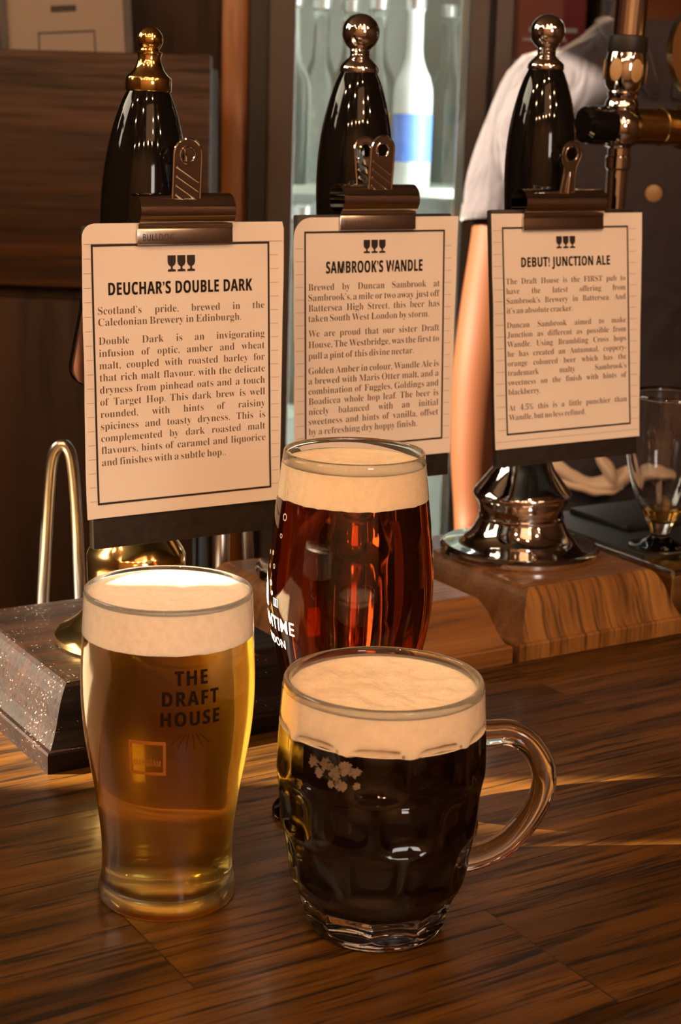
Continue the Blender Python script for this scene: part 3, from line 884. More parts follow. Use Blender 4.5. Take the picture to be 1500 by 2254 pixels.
for k, d in CARDS.items():
    rot = (-R(d['lean']), 0, YAW)
    b0, b1, bz0, bz1 = d['board']
    bt = thing('menu_board', BL[k], 'menu board', d['c'], rot, 'black boards on the beer pumps')
    mesh('board', box(b0, b1, 0.0, 0.007, bz0, bz1, 0.0012), M['slate'], bt)
    # the card
    S = card_surface(k, d)
    ct = thing('beer_card', PL[k], 'beer card', d['c'], rot, 'printed beer cards on the pumps')
    uL, uR, uLb, uRb, vt, vb = d['paper']
    NU, NVv = 24, 36
    V = []
    for j in range(NVv + 1):
        v = vt + (vb - vt) * (j / NVv) ** (1.5 if d['rad'] else 1)
        t = (vt - v) / (vt - vb)
        l, r_ = uL + (uLb - uL) * t, uR + (uRb - uR) * t
        if d['rad'] and vt - v < d['rad']:
            q = d['rad'] - (vt - v)
            l += (d['rad'] - math.sqrt(max(0, d['rad'] ** 2 - q * q))) * 1.0
        if k == 'L' and vt - v < 0.004: r_ -= 0.0012 * (1 - (vt - v) / 0.004)
        for i in range(NU + 1): V.append((l + (r_ - l) * i / NU, v))
    top = [S(u, v) for u, v in V]
    bot = [S(u, v, -0.0003) for u, v in V]
    n = NU + 1
    Fc = []
    for j in range(NVv):
        for i in range(NU):
            a = j * n + i
            Fc.append((a, a + n, a + n + 1, a + 1))
            m = len(top)
            Fc.append((m + a, m + a + 1, m + a + n + 1, m + a + n))
    loop = [i for i in range(n)] + [j * n + NU for j in range(1, NVv + 1)] + [NVv * n + i for i in range(NU - 1, -1, -1)] + [j * n for j in range(NVv - 1, 0, -1)]
    m = len(top)
    for a, b in zip(loop, loop[1:] + loop[:1]): Fc.append((a, b, m + b, m + a))
    sh = mesh('card_sheet', (top + bot, Fc), M['paper'], ct, angle=40)
    # frame, ruled margin, goblets, heading
    fl, frr, ftp, fbt = d['frame']
    T = 0.00125
    dark = [rect2(fl, frr, ftp - T, ftp), rect2(fl, frr, fbt, fbt + T), rect2(fl, fl + T, fbt + T, ftp - T), rect2(frr - T, frr, fbt + T, ftp - T)]
    i0, i1, iv1, iv0 = d['icon']
    gw = (i1 - i0) * 0.295
    for q in range(3): dark.append(goblet(i0 + (i1 - i0 - gw) * q / 2, iv0, gw, iv1 - iv0))
    s, by, ch, x0, x1 = d['title']
    g = text(bold(s), 0.004, 1.06)
    hgt = max(p.y for p in g[0])
    dark.append(placed(g, x0, by, (x1 - x0) / width(g), ch / hgt))
    dark.append(placed(g, x0 + 0.00022, by, (x1 - x0) / width(g), ch / hgt))
    mesh('heading_and_frame', on_card(join(*dark), S, 0.00022), M['ink'], sh, smooth=False)
    ru = []
    v = vt - 0.0115
    while v > vb + 0.003:
        l, r_ = uL + 0.0008, uR - 0.0014
        if not (d['rad'] and vt - v < d['rad']): 
            if v > fbt - 0.001:
                if v < ftp - T or True:
                    if v < ftp: ru += [rect2(l + (uLb - uL) * 0.5 + 0.0005, fl - 0.0004, v - 0.00009, v + 0.00009), rect2(frr + 0.0004, uRb - 0.0008 if k != 'L' else uRb - 0.0002, v - 0.00009, v + 0.00009)]
                    else: ru.append(rect2(l, r_, v - 0.00009, v + 0.00009))
            else: ru.append(rect2(uLb + 0.001, uRb - 0.001, v - 0.00009, v + 0.00009))
        v -= 0.0082
    mesh('ruled_marking', on_card(join(*ru), S, 0.0002), M['ink_soft'], sh, smooth=False)
    # body copy, justified
    pitch = (d['paras'][1][0] - d['paras'][1][1]) / (len(d['paras'][1][2]) - 1)
    size = pitch * 0.90
    W_ = d['right'] - d['left']
    allw = [[text(serif(x), -0.010, 1.0) for x in ln.split(' ')] for p in d['paras'] for ln in p[2]]
    mx = max(sum(width(g) for g in ws) + 0.24 * (len(ws) - 1) for ws in allw)
    sx = min(1.0, W_ / (mx * size))
    copy = []
    for y0, y1, lns in d['paras']:
        for i, ln in enumerate(lns):
            ws = [text(serif(x), -0.010, 1.0) for x in ln.split(' ')]
            y = y0 + (y1 - y0) * i / max(1, len(lns) - 1)
            tot = sum(width(g) for g in ws) * size * sx
            gap = (W_ - tot) / max(1, len(ws) - 1)
            if i == len(lns) - 1: gap = 0.25 * size * sx
            x = d['left']
            for g in ws:
                copy.append(placed(g, x, y, size * sx, size))
                x += width(g) * size * sx + gap
    mesh('body_text', on_card(join(*copy), S, 0.00022, 1), M['ink_soft'], sh, smooth=False)
    # bulldog clip
    cl = thing('bulldog_clip', CL[k], 'bulldog clip', d['c'], rot, 'bulldog clips on the beer cards')
    c0, c1, cz = d['clip']
    zb0 = cz                                        # bottom of the front jaw
    rad = 0.0094
    zj = zb0 + 0.0098
    yc = 0.0022
    zc = zj + 0.0098
    sec = [(-0.0022, zb0), (-0.0022, zj - 0.0008), (-0.0028, zj + 0.0004)]
    for q in range(23):
        a = R(-118 - 304 * q / 22)
        if q in (0,): pass
        sec.append((yc + rad * math.cos(a), zc + rad * 0.98 * math.sin(a)))
    sec += [(0.0088, zj + 0.0004), (0.0082, zj - 0.0008), (0.0080, zb0 + 0.002)]
    mesh('spring_barrel', sheet(sec, c0, c1, 0.0005), M['chrome'], cl, angle=30)
    um = (c0 + c1) / 2
    jaw = mesh('front_jaw', box(c0 - 0.0010, c1 - 0.0014, -0.0036, -0.0026, zb0 - 0.0002, zj - 0.0008, 0.0004), M['chrome'] if k == 'R' else M['chrome_soft'], cl)
    if d['bt']:
        g = text(d['bt'], 0.006, 1.15)
        sz = 0.0054
        g = placed(g, 0, 0, 0.0195 / width(g), sz)
        mesh('stamped_name', ([Vector((p.x + c0 + 0.0025, -0.00375, p.y + zb0 + 0.0024)) for p in g[0]], g[1]), M['chrome'], jaw, smooth=False)
    for q, (y0, tilt, side) in enumerate(((-0.0045, 7 if k != 'R' else 13, 0.0), (0.0085, -7 if k != 'R' else -13, 0.0))):
        zt0 = zc + rad * 0.62
        H_ = 0.0345
        if k != 'R':
            hw = 0.0088
            ol = [(-hw, 0.0)] + [(-hw, H_ - hw)] + [(hw * math.cos(R(180 - 15 * i)), H_ - hw + hw * math.sin(R(180 - 15 * i))) for i in range(1, 12)] + [(hw, H_ - hw), (hw, 0.0)]
            hc = (0.0, H_ - hw * 1.02)
            rh = 0.0042
        else:
            ol = []
            for (x, z) in [(-0.0062, 0.0), (-0.0058, 0.006), (-0.0052, 0.013), (-0.0056, 0.019), (-0.0078, 0.0245)]: ol.append((x, z))
            cc = (0, 0.0275)
            ol += [(0.0086 * math.cos(R(190 - 18 * i)), cc[1] + 0.0086 * math.sin(R(190 - 18 * i))) for i in range(0, 12)]
            ol += [(0.0078, 0.0245), (0.0056, 0.019), (0.0052, 0.013), (0.0058, 0.006), (0.0062, 0.0)]
            hc = cc
            rh = 0.0050
        hole = [(hc[0] + rh * math.cos(2 * PI * i / 24), hc[1] + rh * math.sin(2 * PI * i / 24)) for i in range(24)]
        g = plate(ol, -0.0005, 0.0005, [hole])
        # rolled eyelet and, on the plainer clips, pressed diagonal ridges and a turned edge
        extra = [tube([(hc[0] + (rh + 0.0006) * math.cos(2 * PI * i / 28), 0, hc[1] + (rh + 0.0006) * math.sin(2 * PI * i / 28)) for i in range(29)], 0.0009, 10, cap=False)]
        extra.append(tube([(x, 0.0, z) for x, z in ol], 0.0008, 8))
        if k != 'R':
            for rr_ in range(4):
                z0 = 0.0185 - 0.0052 * rr_
                xa, xb = -0.0070, 0.0070
                za, zb_ = z0, z0 - 0.0085
                if zb_ < 0.0:
                    f_ = (za - 0.0) / (za - zb_)
                    xb, zb_ = xa + (xb - xa) * f_, 0.0
                if za > 0.001: extra.append(tube([(xa, -0.0003, za), (xb, -0.0003, zb_)], 0.0011, 10, flat=0.8))
        else:
            extra.append(tube([(0, -0.0006, 0.0), (0, -0.0008, 0.008), (0, -0.0004, 0.015)], [0.0022, 0.0017, 0.0008], 12))
        mm = Matrix.Translation((um + (-0.0005 if q == 0 else -0.0010) + (0.002 if k == 'R' else 0) * (1 - 2 * q), y0, zt0)) @ Matrix.Rotation(R(tilt), 4, 'X')
        mesh('lever', xf(join(g, *extra), mm), M['chrome'], cl, angle=35)

# ------------------------------------------------------------------ metalwork on and behind the bar
pp = [at(x, y, 1.125) for x, y in ((93, 1390), (96, 1300), (101, 1200), (107, 1090), (113, 1020), (122, 990), (137, 979), (150, 988), (158, 1015), (165, 1085), (171, 1190), (176, 1300), (179, 1390))]
pp = [Vector((pp[0].x, 1.125, 0.0))] + pp + [Vector((pp[-1].x, 1.125, 0.0))]
o = mesh('swan_neck_pipe', tube(spline(pp, 5), 0.0042, 20), M['chrome_soft'])
tag(o, 'bent brushed steel pipe standing behind the dusty dark wooden base', 'pipe')
t = thing('pipe_fitting', 'upright steel pipe with a wider collar behind the black board', 'pipe', (-0.0905, 1.2410, 0))
mesh('pipe', tube([(0, 0, 0), (0, 0, 0.17)], 0.0042, 18), M['chrome_soft'], t)
mesh('collar', lathe([(0, 0.0), (0.0068, 0.0), (0.0068, 0.060), (0.0058, 0.062), (0.0, 0.062)], 24), M['chrome_soft'], t, angle=30)
o = mesh('slanted_pipe', tube([(-0.0690, 1.2530, 0), (-0.0795, 1.2530, 0.19)], 0.0050, 18), M['chrome_soft'])
tag(o, 'slanting steel pipe beside the collared pipe behind the red ale', 'pipe')

# plaque on the brass pump, mostly hidden by the board
def rrect(w_, h_, r_, n=8):
    P = []
    for cx, cz, a0 in ((w_ - r_, h_ - r_, 0), (-w_ + r_, h_ - r_, 90), (-w_ + r_, -h_ + r_, 180), (w_ - r_, -h_ + r_, 270)):
        P += [(cx + r_ * math.cos(R(a0 + 90 * k / n)), cz + r_ * math.sin(R(a0 + 90 * k / n))) for k in range(n + 1)]
    return P
pl = rn(0.4265, 0.8975, 0.232)
t = thing('pump_badge', 'copper rimmed badge with cream border behind the double dark card', 'badge', pl, (0, R(-13), YAW))
t.rotation_mode = 'YXZ'
t.rotation_euler = (0, R(12), YAW)
mesh('backing', plate(rrect(0.0490, 0.0290, 0.0112), -0.0005, 0.0030), M['black_gloss'], t, angle=40)
mesh('rim', plate(rrect(0.0485, 0.0285, 0.011), -0.0030, -0.0006, [list(reversed(rrect(0.0425, 0.0230, 0.008)))]), M['copper'], t, angle=40)
mesh('border', plate(rrect(0.0424, 0.0229, 0.008), -0.0014, -0.0006, [list(reversed(rrect(0.0380, 0.0185, 0.006)))]), M['cream'], t, angle=40)

# drip tray and the empty glass
t = thing('drip_tray', 'brass edged drip tray under the empty stemmed glass', 'drip tray', rn(0.863, 0.905), (0, 0, YAW))
mesh('tray_body', box(0, 0.30, 0.0, 0.20, 0.0, 0.036, 0.003), M['brass_dull'], t)
mesh('rim', join(tube([(0.002, 0.002, 0.037), (0.002, 0.198, 0.037)], 0.0024, 12), tube([(0.002, 0.198, 0.037), (0.298, 0.198, 0.037)], 0.0024, 12), tube([(0.298, 0.198, 0.037), (0.298, 0.002, 0.037), ], 0.0024, 12), tube([(0.298, 0.002, 0.037), (0.002, 0.002, 0.037)], 0.0024, 12)), M['chrome'], t)
mesh('rubber_mat', box(0.012, 0.29, 0.045, 0.192, 0.0355, 0.0395, 0.001), M['black_rubber'], t)
mesh('mat_strip', box(0.05, 0.29, 0.11, 0.185, 0.0395, 0.0440, 0.001), M['black_rubber'], t)
EG = Vector((0.2545, 1.2980, 0.0395))
eo = [(p[0], p[1]) for p in spline([(0.0225, 0.0), (0.0240, 0.0010), (0.0228, 0.0024), (0.013, 0.0052), (0.0080, 0.0090), (0.0078, 0.0130), (0.0105, 0.0195), (0.0160, 0.0300), (0.0225, 0.0440), (0.0278, 0.0600), (0.0312, 0.0780), (0.0326, 0.0960), (0.0322, 0.1120), (0.0312, 0.1240)], 4)]
efn = prof_fn([p for p in eo if p[1] > 0.012])
t = thing('stemmed_glass', 'empty stemmed beer glass with a little beer left in the bottom', 'beer glass', EG)
ei = [(efn(z) - 0.0012, z) for z in [0.1235 - 0.004 * k for k in range(24)] if z > 0.030] + [(0.0105, 0.0255), (0.006, 0.0225), (0.003, 0.0218)]
mesh('glass_body', glass_body(eo + [(0.0307, 0.1244)], ei, 64), M['glass'], t, angle=180)
mesh('beer_dregs', lathe([(0, 0.0217), (0.0031, 0.0217), (0.0062, 0.0224), (0.0107, 0.0254), (efn(0.0300) - 0.001, 0.0300), (efn(0.0318) - 0.001, 0.0318), (0, 0.0316)], 48), M['dregs'], t, angle=60)

# keg tap on its rail
tb = rn(0.893, 1.034, 0.364)
t = thing('keg_tap', 'chrome and brass keg tap on a horizontal rail in front of the bartender', 'beer tap', rn(0.893, 1.034, 0), (0, 0, YAW))
def sphere(r_, seg=40, n=20): return lathe([(r_ * math.cos(-PI / 2 + PI * k / n) if 0 < k < n else 0, r_ * math.sin(-PI / 2 + PI * k / n)) for k in range(n + 1)], seg)
zB = 0.364
mesh('ball_joint', move(sphere(0.0182, 48, 24), (0, 0, zB)), M['chrome'], t, angle=180)
RX = Matrix.Rotation(PI / 2, 4, 'Y')
mesh('rail', xf(lathe([(0, 0.0), (0.0142, 0.0), (0.0142, 0.036), (0.0150, 0.0365), (0.0150, 0.040), (0.0142, 0.0405), (0.0142, 0.058), (0.0172, 0.060), (0.0172, 0.075), (0.0142, 0.077), (0.0142, 0.36), (0, 0.36)], 40), Matrix.Translation((0.004, 0, zB + 0.001)) @ RX), M['brass_dull'], t, angle=30)
mesh('end_cap', xf(lathe([(0, -0.0370), (0.0105, -0.0370), (0.0138, -0.0350), (0.0148, -0.0310), (0.0152, -0.0120), (0.0120, -0.010), (0, -0.010)], 40), Matrix.Translation((0, 0, zB + 0.001)) @ RX), M['black_gloss'], t, angle=30)
mesh('rail_post', lathe([(0, 0.0), (0.035, 0.0), (0.035, 0.006), (0.018, 0.012), (0.016, 0.34), (0, 0.35)], 32), M['brass_dull'], t).location = (0.345, 0, 0)
lean = Matrix.Translation((0, 0, zB)) @ Matrix.Rotation(R(2.5), 4, 'Y')
up = [(0, 0.014), (0.0132, 0.0150), (0.0128, 0.0190), (0.0112, 0.0215), (0.0116, 0.0240), (0.0126, 0.0255), (0.0114, 0.0268), (0.0122, 0.0280), (0.0142, 0.0310), (0.0158, 0.0370), (0.0161, 0.0430), (0.0158, 0.0500), (0.0146, 0.0560), (0.0, 0.0565)]
mesh('tap_body', xf(lathe(up, 48), lean), M['chrome'], t, angle=35)
ov = []
for k in range(6):
    a = R(-157 + 60 * k)
    g = [Vector((0.0052 * math.cos(2 * PI * i / 28), 0.0088 * math.sin(2 * PI * i / 28), 0)) for i in range(28)]
    g2 = ([Vector((p.x, p.y, 0)) for p in g] + [Vector((p.x * 0.86, p.y * 0.86, 0.0007)) for p in g], [(i, (i + 1) % 28, 28 + (i + 1) % 28, 28 + i) for i in range(28)] + [tuple(range(28, 56))])
    mt_ = Matrix.Rotation(a, 4, 'Z') @ Matrix.Translation((0.0159, 0, 0.0425)) @ Matrix(((0, 0, 1, 0), (1, 0, 0, 0), (0, 1, 0, 0), (0, 0, 0, 1)))
    ov.append(xf(g2, lean @ mt_))
M['oval'] = pmat('tan_inset', (0.42, 0.27, 0.12, 1), 0.5)
for g in ov: mesh('oval_inset', g, M['oval'], t, angle=40)
mesh('collar', xf(lathe([(0, 0.0560), (0.0152, 0.0560), (0.0158, 0.0575), (0.0150, 0.0680), (0.0138, 0.0690), (0, 0.0690)], 40), lean), M['black_rubber'], t, angle=30)
mesh('tap_barrel', xf(lathe([(0, 0.0685), (0.0122, 0.0685), (0.0124, 0.100), (0.0124, 0.1010), (0.0108, 0.1035), (0.0108, 0.140), (0, 0.141)], 24), lean), M['chrome'], t, angle=12)
mesh('spout', move(lathe([(0, 0.0), (0.0078, 0.0), (0.0082, 0.050), (0.0098, 0.0515), (0.0100, 0.0600), (0.0088, 0.0615), (0.0088, 0.07), (0, 0.07)], 40), (0.0008, 0, zB - 0.083)), M['chrome'], t, angle=30)
dd = at(1572, 112, 1.36)
t2 = thing('tap_badge', 'round brass badge on the keg tap rail at the picture edge', 'tap badge', dd, (0, 0, YAW * 0.6))
mesh('badge_disc', xf(lathe([(0, 0.0), (0.030, 0.001), (0.0385, 0.004), (0.0415, 0.009), (0.0415, 0.018), (0, 0.018)], 64), Matrix.Rotation(PI / 2, 4, 'X') @ Matrix.Translation((0, 0, -0.009))), M['brass_dull'], t2, angle=30)
mesh('badge_stem', tube([(0, 0, -0.03), (0, 0.0, -0.06)], 0.006, 16), M['brass_dull'], t2)

# ------------------------------------------------------------------ back bar: cabinet, menu rack, partition, fridge
struct('trim_1', box(-0.178, -0.141, 2.335, 2.42, FLOOR, 0.60, 0.004), M['stile'])
struct('wall_partition', box(-0.75, -0.1785, 2.36, 2.42, FLOOR, 0.60), M['wall_wood'])
t = thing('back_cabinet', 'tall dark wooden cabinet below the menu rack', 'cabinet', (-0.55, 2.2, FLOOR))
mesh('carcass', box(-0.35, 0.367, -0.080, 0.130, 0, 1.2445), M['wall_wood'], t)
mesh('door', box(-0.34, 0.02, -0.098, -0.081, 0.02, 1.23, 0.003), M['wall_wood'], t)
mesh('door', box(0.025, 0.362, -0.098, -0.081, 0.02, 1.23, 0.003), M['wall_wood'], t)
t = thing('menu_rack', 'plain walnut rack holding framed menus behind the brass topped pump', 'menu rack', (-0.42, 2.16, 0.145))
mesh('front_board', box(-0.42, 0.2475, -0.06, -0.036, 0, 0.285, 0.003), M['panel'], t)
mesh('back_board', box(-0.42, 0.2475, 0.060, 0.075, 0, 0.26, 0.002), M['panel'], t)
mesh('end_board', box(0.232, 0.2475, -0.0355, 0.0595, 0, 0.270, 0.001), M['wall_wood'], t)
mesh('base_board', box(-0.41, 0.231, -0.0355, 0.0595, 0.0, 0.012), M['wall_wood'], t)
def menu(name_label, cx, cyy, wd, h, roll_, bits):
    t = thing('framed_menu', name_label, 'menu', (cx, cyy, 0.158), (R(-7), R(roll_), 0))
    T = 0.010
    mesh('frame', join(box(-wd / 2, -wd / 2 + T, 0, 0.008, 0, h), box(wd / 2 - T, wd / 2, 0, 0.008, 0, h), box(-wd / 2, wd / 2, 0, 0.008, 0, T), box(-wd / 2, wd / 2, 0, 0.008, h - T, h)), M['black_paint'], t, smooth=False)
    pg = mesh('page', box(-wd / 2 + T, wd / 2 - T, 0.003, 0.006, T, h - T), M['menu_page'], t, smooth=False)
    if bits: mesh('print', ([Vector((p.x, 0.0026, p.y)) for p in bits[0]], bits[1]), M['ink'], pg, smooth=False)
M['menu_page'] = pmat('buff_menu_page', (0.30, 0.235, 0.18, 1), 0.7)
fr = join(rect2(-0.036, 0.036, 0.2990, 0.3012), rect2(-0.036, -0.0343, 0.19, 0.2992), rect2(0.0343, 0.036, 0.19, 0.2992))
menu('framed buff menu with a printed box, middle of the rack', -0.341, 2.148, 0.166, 0.40, -4, join(fr, rect2(-0.018, 0.014, 0.3250, 0.3330)))
menu('framed buff menu at the left end of the rack, half out of view', -0.517, 2.150, 0.166, 0.40, -4, None)

M['fridge_black'] = pmat('black_fridge_shell', (0.010, 0.009, 0.008, 1), 0.4)
M['fridge_frame'] = pmat('grey_door_frame', (0.075, 0.060, 0.052, 1), 0.38, 0.3)
M['fridge_lining'] = pmat('pale_fridge_lining', (0.28, 0.275, 0.25, 1), 0.5)
M['gasket'] = pmat('pale_gasket', (0.50, 0.52, 0.45, 1), 0.4)
M['led'] = pmat('led_strip', (1, 1, 1, 1), 0.5)
_b = M['led'].node_tree.nodes['Principled BSDF']
_b.inputs['Emission Color'].default_value = (0.90, 1.0, 0.95, 1)
_b.inputs['Emission Strength'].default_value = 380
fz0, fz1 = FLOOR, 0.95
FX = Vector((0, 2.30, 0))
t = thing('bottle_fridge', 'lit two door glass fronted bottle fridge behind the bartender', 'fridge', (0.2, 2.30, FLOOR))
def L_(x0, x1, y0, y1, z0, z1, b=0.0): return box(x0 - 0.2, x1 - 0.2, y0 - 2.30, y1 - 2.30, z0 - FLOOR, z1 - FLOOR, b)
mesh('shell', join(L_(-0.138, -0.108, 2.30, 2.86, fz0, fz1), L_(0.50, 0.53, 2.30, 2.86, fz0, fz1), L_(-0.108, 0.50, 2.32, 2.86, fz1 - 0.03, fz1), L_(-0.108, 0.50, 2.32, 2.86, fz0, fz0 + 0.10)), M['fridge_black'], t, smooth=False)
mesh('lining', join(L_(-0.108, 0.50, 2.84, 2.86, fz0 + 0.10, fz1 - 0.03), L_(-0.108, -0.104, 2.34, 2.84, fz0 + 0.10, fz1 - 0.03), L_(0.496, 0.50, 2.34, 2.84, fz0 + 0.10, fz1 - 0.03), L_(0.172, 0.184, 2.352, 2.84, fz0 + 0.10, fz1 - 0.03)), M['fridge_lining'], t, smooth=False)
for z in (-0.06, 0.255, 0.60): mesh('shelf', L_(-0.103, 0.495, 2.37, 2.83, z, z + 0.012), M['gasket'], t, smooth=False)
for x0, x1, i0, i1 in ((-0.112, 0.177, -0.0775, 0.150), (0.184, 0.50, 0.208, 0.470)):
    d = mesh('door', join(L_(x0, i0, 2.285, 2.315, fz0 + 0.08, fz1, 0.002), L_(i1, x1, 2.285, 2.315, fz0 + 0.08, fz1, 0.002), L_(i0, i1, 2.285, 2.315, fz1 - 0.06, fz1), L_(i0, i1, 2.285, 2.315, fz0 + 0.08, fz0 + 0.14)), M['fridge_frame'], t, smooth=False)
    mesh('door_glass', L_(i0 + 0.0005, i1 - 0.0005, 2.297, 2.302, fz0 + 0.14, fz1 - 0.06), M['pane'], d, smooth=False)
    mesh('gasket', join(L_(i1 - 0.010, i1 - 0.0005, 2.304, 2.316, fz0 + 0.14, fz1 - 0.06)), M['gasket'], d, smooth=False)
mesh('led_strip', L_(0.158, 0.166, 2.325, 2.372, fz0 + 0.20, fz1 - 0.05), M['led'], t, smooth=False)
mesh('centre_post', L_(0.168, 0.196, 2.318, 2.350, fz0 + 0.10, fz1 - 0.03), M['fridge_black'], t, smooth=False)
mesh('led_strip', L_(-0.09, 0.16, 2.345, 2.36, fz1 - 0.045, fz1 - 0.032), M['led'], t, smooth=False)
mesh('led_strip', L_(0.20, 0.48, 2.345, 2.36, fz1 - 0.045, fz1 - 0.032), M['led'], t, smooth=False)

M['bottle_clear'] = pmat('clear_bottle_glass', (0.97, 1.0, 0.98, 1), 0.02, 0.0, Transmission_Weight=1.0, IOR=1.36)
M['bottle_white'] = pmat('white_bottle', (0.86, 0.88, 0.88, 1), 0.25)
M['label_blue'] = pmat('blue_label', (0.10, 0.20, 0.62, 1), 0.5)
M['label_yellow'] = pmat('yellow_label', (0.85, 0.62, 0.12, 1), 0.5)
M['bottle_dark'] = pmat('dark_bottle_glass', (0.05, 0.035, 0.02, 1), 0.08)
M['cap_silver'] = pmat('silver_cap', (0.8, 0.8, 0.8, 1), 0.3, 1.0)
BPROF = [(0, 0.0), (0.026, 0.0), (0.0280, 0.003), (0.0280, 0.120), (0.0272, 0.135), (0.0230, 0.150), (0.0165, 0.163), (0.0125, 0.176), (0.0112, 0.190), (0.0110, 0.236), (0.0125, 0.238), (0.0125, 0.244), (0.0, 0.2445)]
def bottle(x, y, z, body, lab, label, group, sc_=1.0):
    b = thing('bottle', label, 'bottle', (x, y, z), (0, 0, 0), group)
    mesh('bottle_body', lathe([(r_ * sc_, z_ * sc_) for r_, z_ in BPROF], 40), body, b, angle=50)
    mesh('bottle_cap', lathe([(0, 0.2405 * sc_), (0.0138 * sc_, 0.2405 * sc_), (0.0142 * sc_, 0.256 * sc_), (0.012 * sc_, 0.258 * sc_), (0, 0.258 * sc_)], 28), M['cap_silver'], b, angle=40)
    if lab: mesh('bottle_label', lathe([(0.0284 * sc_, 0.035 * sc_), (0.0284 * sc_, 0.100 * sc_)], 40), lab, b)
    return b
SZ = 0.267
for px, y, body, lab, lbl in (
        (640, 2.40, 'bottle_clear', None, 'clear bottle at the left edge of the lit fridge shelf'),
        (704, 2.46, 'bottle_clear', None, 'clear bottle behind the middle pump knob in the fridge'),
        (768, 2.52, 'bottle_clear', 'label_yellow', 'clear bottle with yellow label behind the middle pump handle'),
        (828, 2.44, 'bottle_clear', 'label_yellow', 'clear bottle with yellow label beside the white bottle'),
        (985, 2.60, 'bottle_clear', None, 'clear bottle deep in the fridge, right of the white bottle')):
    p = at(px, 250, y)
    bottle(p.x, y, SZ, M[body], M[lab] if lab else None, lbl, 'bottles in the lit fridge')
p = at(908, 250, 2.42)
bottle(p.x, 2.42, SZ, M['bottle_white'], M['label_blue'], 'bright white bottle with blue label in the lit fridge', 'bottles in the lit fridge')
for i, (px, y) in enumerate(((665, 2.44), (712, 2.50))):
    p = at(px, 440, y)
    bottle(p.x, y, -0.048, M['bottle_dark'], None, ('dark bottle with silver cap on the lower shelf, nearest the fridge edge', 'dark bottle with silver cap on the lower shelf, beside the pump handle')[i], 'dark bottles on the lower shelf', 1.10)
M['red_card'] = pmat('red_carton', (0.30, 0.014, 0.016, 1), 0.6)
M['beige_card'] = pmat('beige_carton', (0.26, 0.21, 0.14, 1), 0.6)
t = thing('carton', 'red carton with a pale printed line on the fridge shelf beside the bartender', 'carton', (0.268, 2.47, SZ))
cb = mesh('carton_body', box(-0.045, 0.047, -0.08, 0.10, 0, 0.30, 0.002), M['red_card'], t)
mesh('printed_band', join(box(-0.030, 0.036, -0.0806, -0.0802, 0.214, 0.220), box(-0.038, 0.022, -0.0806, -0.0802, 0.202, 0.206)), M['ink_white'], cb, smooth=False)
t = thing('carton', 'beige carton on the fridge shelf, right of the red carton', 'carton', (0.392, 2.49, SZ))
cb = mesh('carton_body', box(-0.055, 0.075, -0.08, 0.10, 0, 0.31, 0.002), M['beige_card'], t)
mesh('printed_band', box(-0.05, -0.03, -0.0806, -0.0802, 0.10, 0.26), M['fridge_frame'], cb, smooth=False)

# ------------------------------------------------------------------ the bartender
M['skin'] = pmat('warm_skin', (0.085, 0.025, 0.0065, 1), 0.6, 0.0, Specular_IOR_Level=0.2)
M['shirt'] = pmat('navy_shirt', (0.020, 0.015, 0.022, 1), 0.8, Sheen_Weight=0.7, Sheen_Roughness=0.4)
_t = NT(M['shirt'])
_n = _t.n('ShaderNodeTexNoise', {'Vector': _t.n('ShaderNodeMapping', {'Vector': _t.n('ShaderNodeTexCoord').outputs['Object'], 'Scale': (16.0, 16.0, 9.0)}).outputs[0], 'Scale': 1.0, 'Detail': 2.0, 'Distortion': 1.2})
_t.bump(_n.outputs[0], 0.6, 0.02)
M['trousers'] = pmat('dark_trousers', (0.016, 0.012, 0.013, 1), 0.8)
M['hair'] = pmat('dark_hair', (0.02, 0.012, 0.008, 1), 0.6)
M['eye'] = pmat('eye_white', (0.7, 0.68, 0.65, 1), 0.2)
M['shoe'] = pmat('black_leather', (0.012, 0.011, 0.010, 1), 0.35)
M['cloth'] = pmat('pale_cotton', (0.70, 0.56, 0.42, 1), 0.85)

def skin(name, nodes, edges, mat, parent, root=0, sub=2):
    me = bpy.data.meshes.new(name)
    me.from_pydata([n[0] for n in nodes], edges, [])
    o = bpy.data.objects.new(name, me)
    COL.objects.link(o)
    o.modifiers.new('skin', 'SKIN')
    o.modifiers.new('sub', 'SUBSURF').levels = sub
    for i, n in enumerate(nodes):
        r_ = n[1] if isinstance(n[1], tuple) else (n[1], n[1])
        sv = me.skin_vertices[0].data[i]
        sv.radius = r_
        sv.use_root = (i == root)
    dg = bpy.context.evaluated_depsgraph_get()
    m2 = bpy.data.meshes.new_from_object(o.evaluated_get(dg))
    bpy.data.objects.remove(o)
    m2.name = name
    m2.materials.clear()
    m2.materials.append(mat)
    m2.polygons.foreach_set('use_smooth', [True] * len(m2.polygons))
    o2 = bpy.data.objects.new(name, m2)
    COL.objects.link(o2)
    o2.parent = parent
    return o2

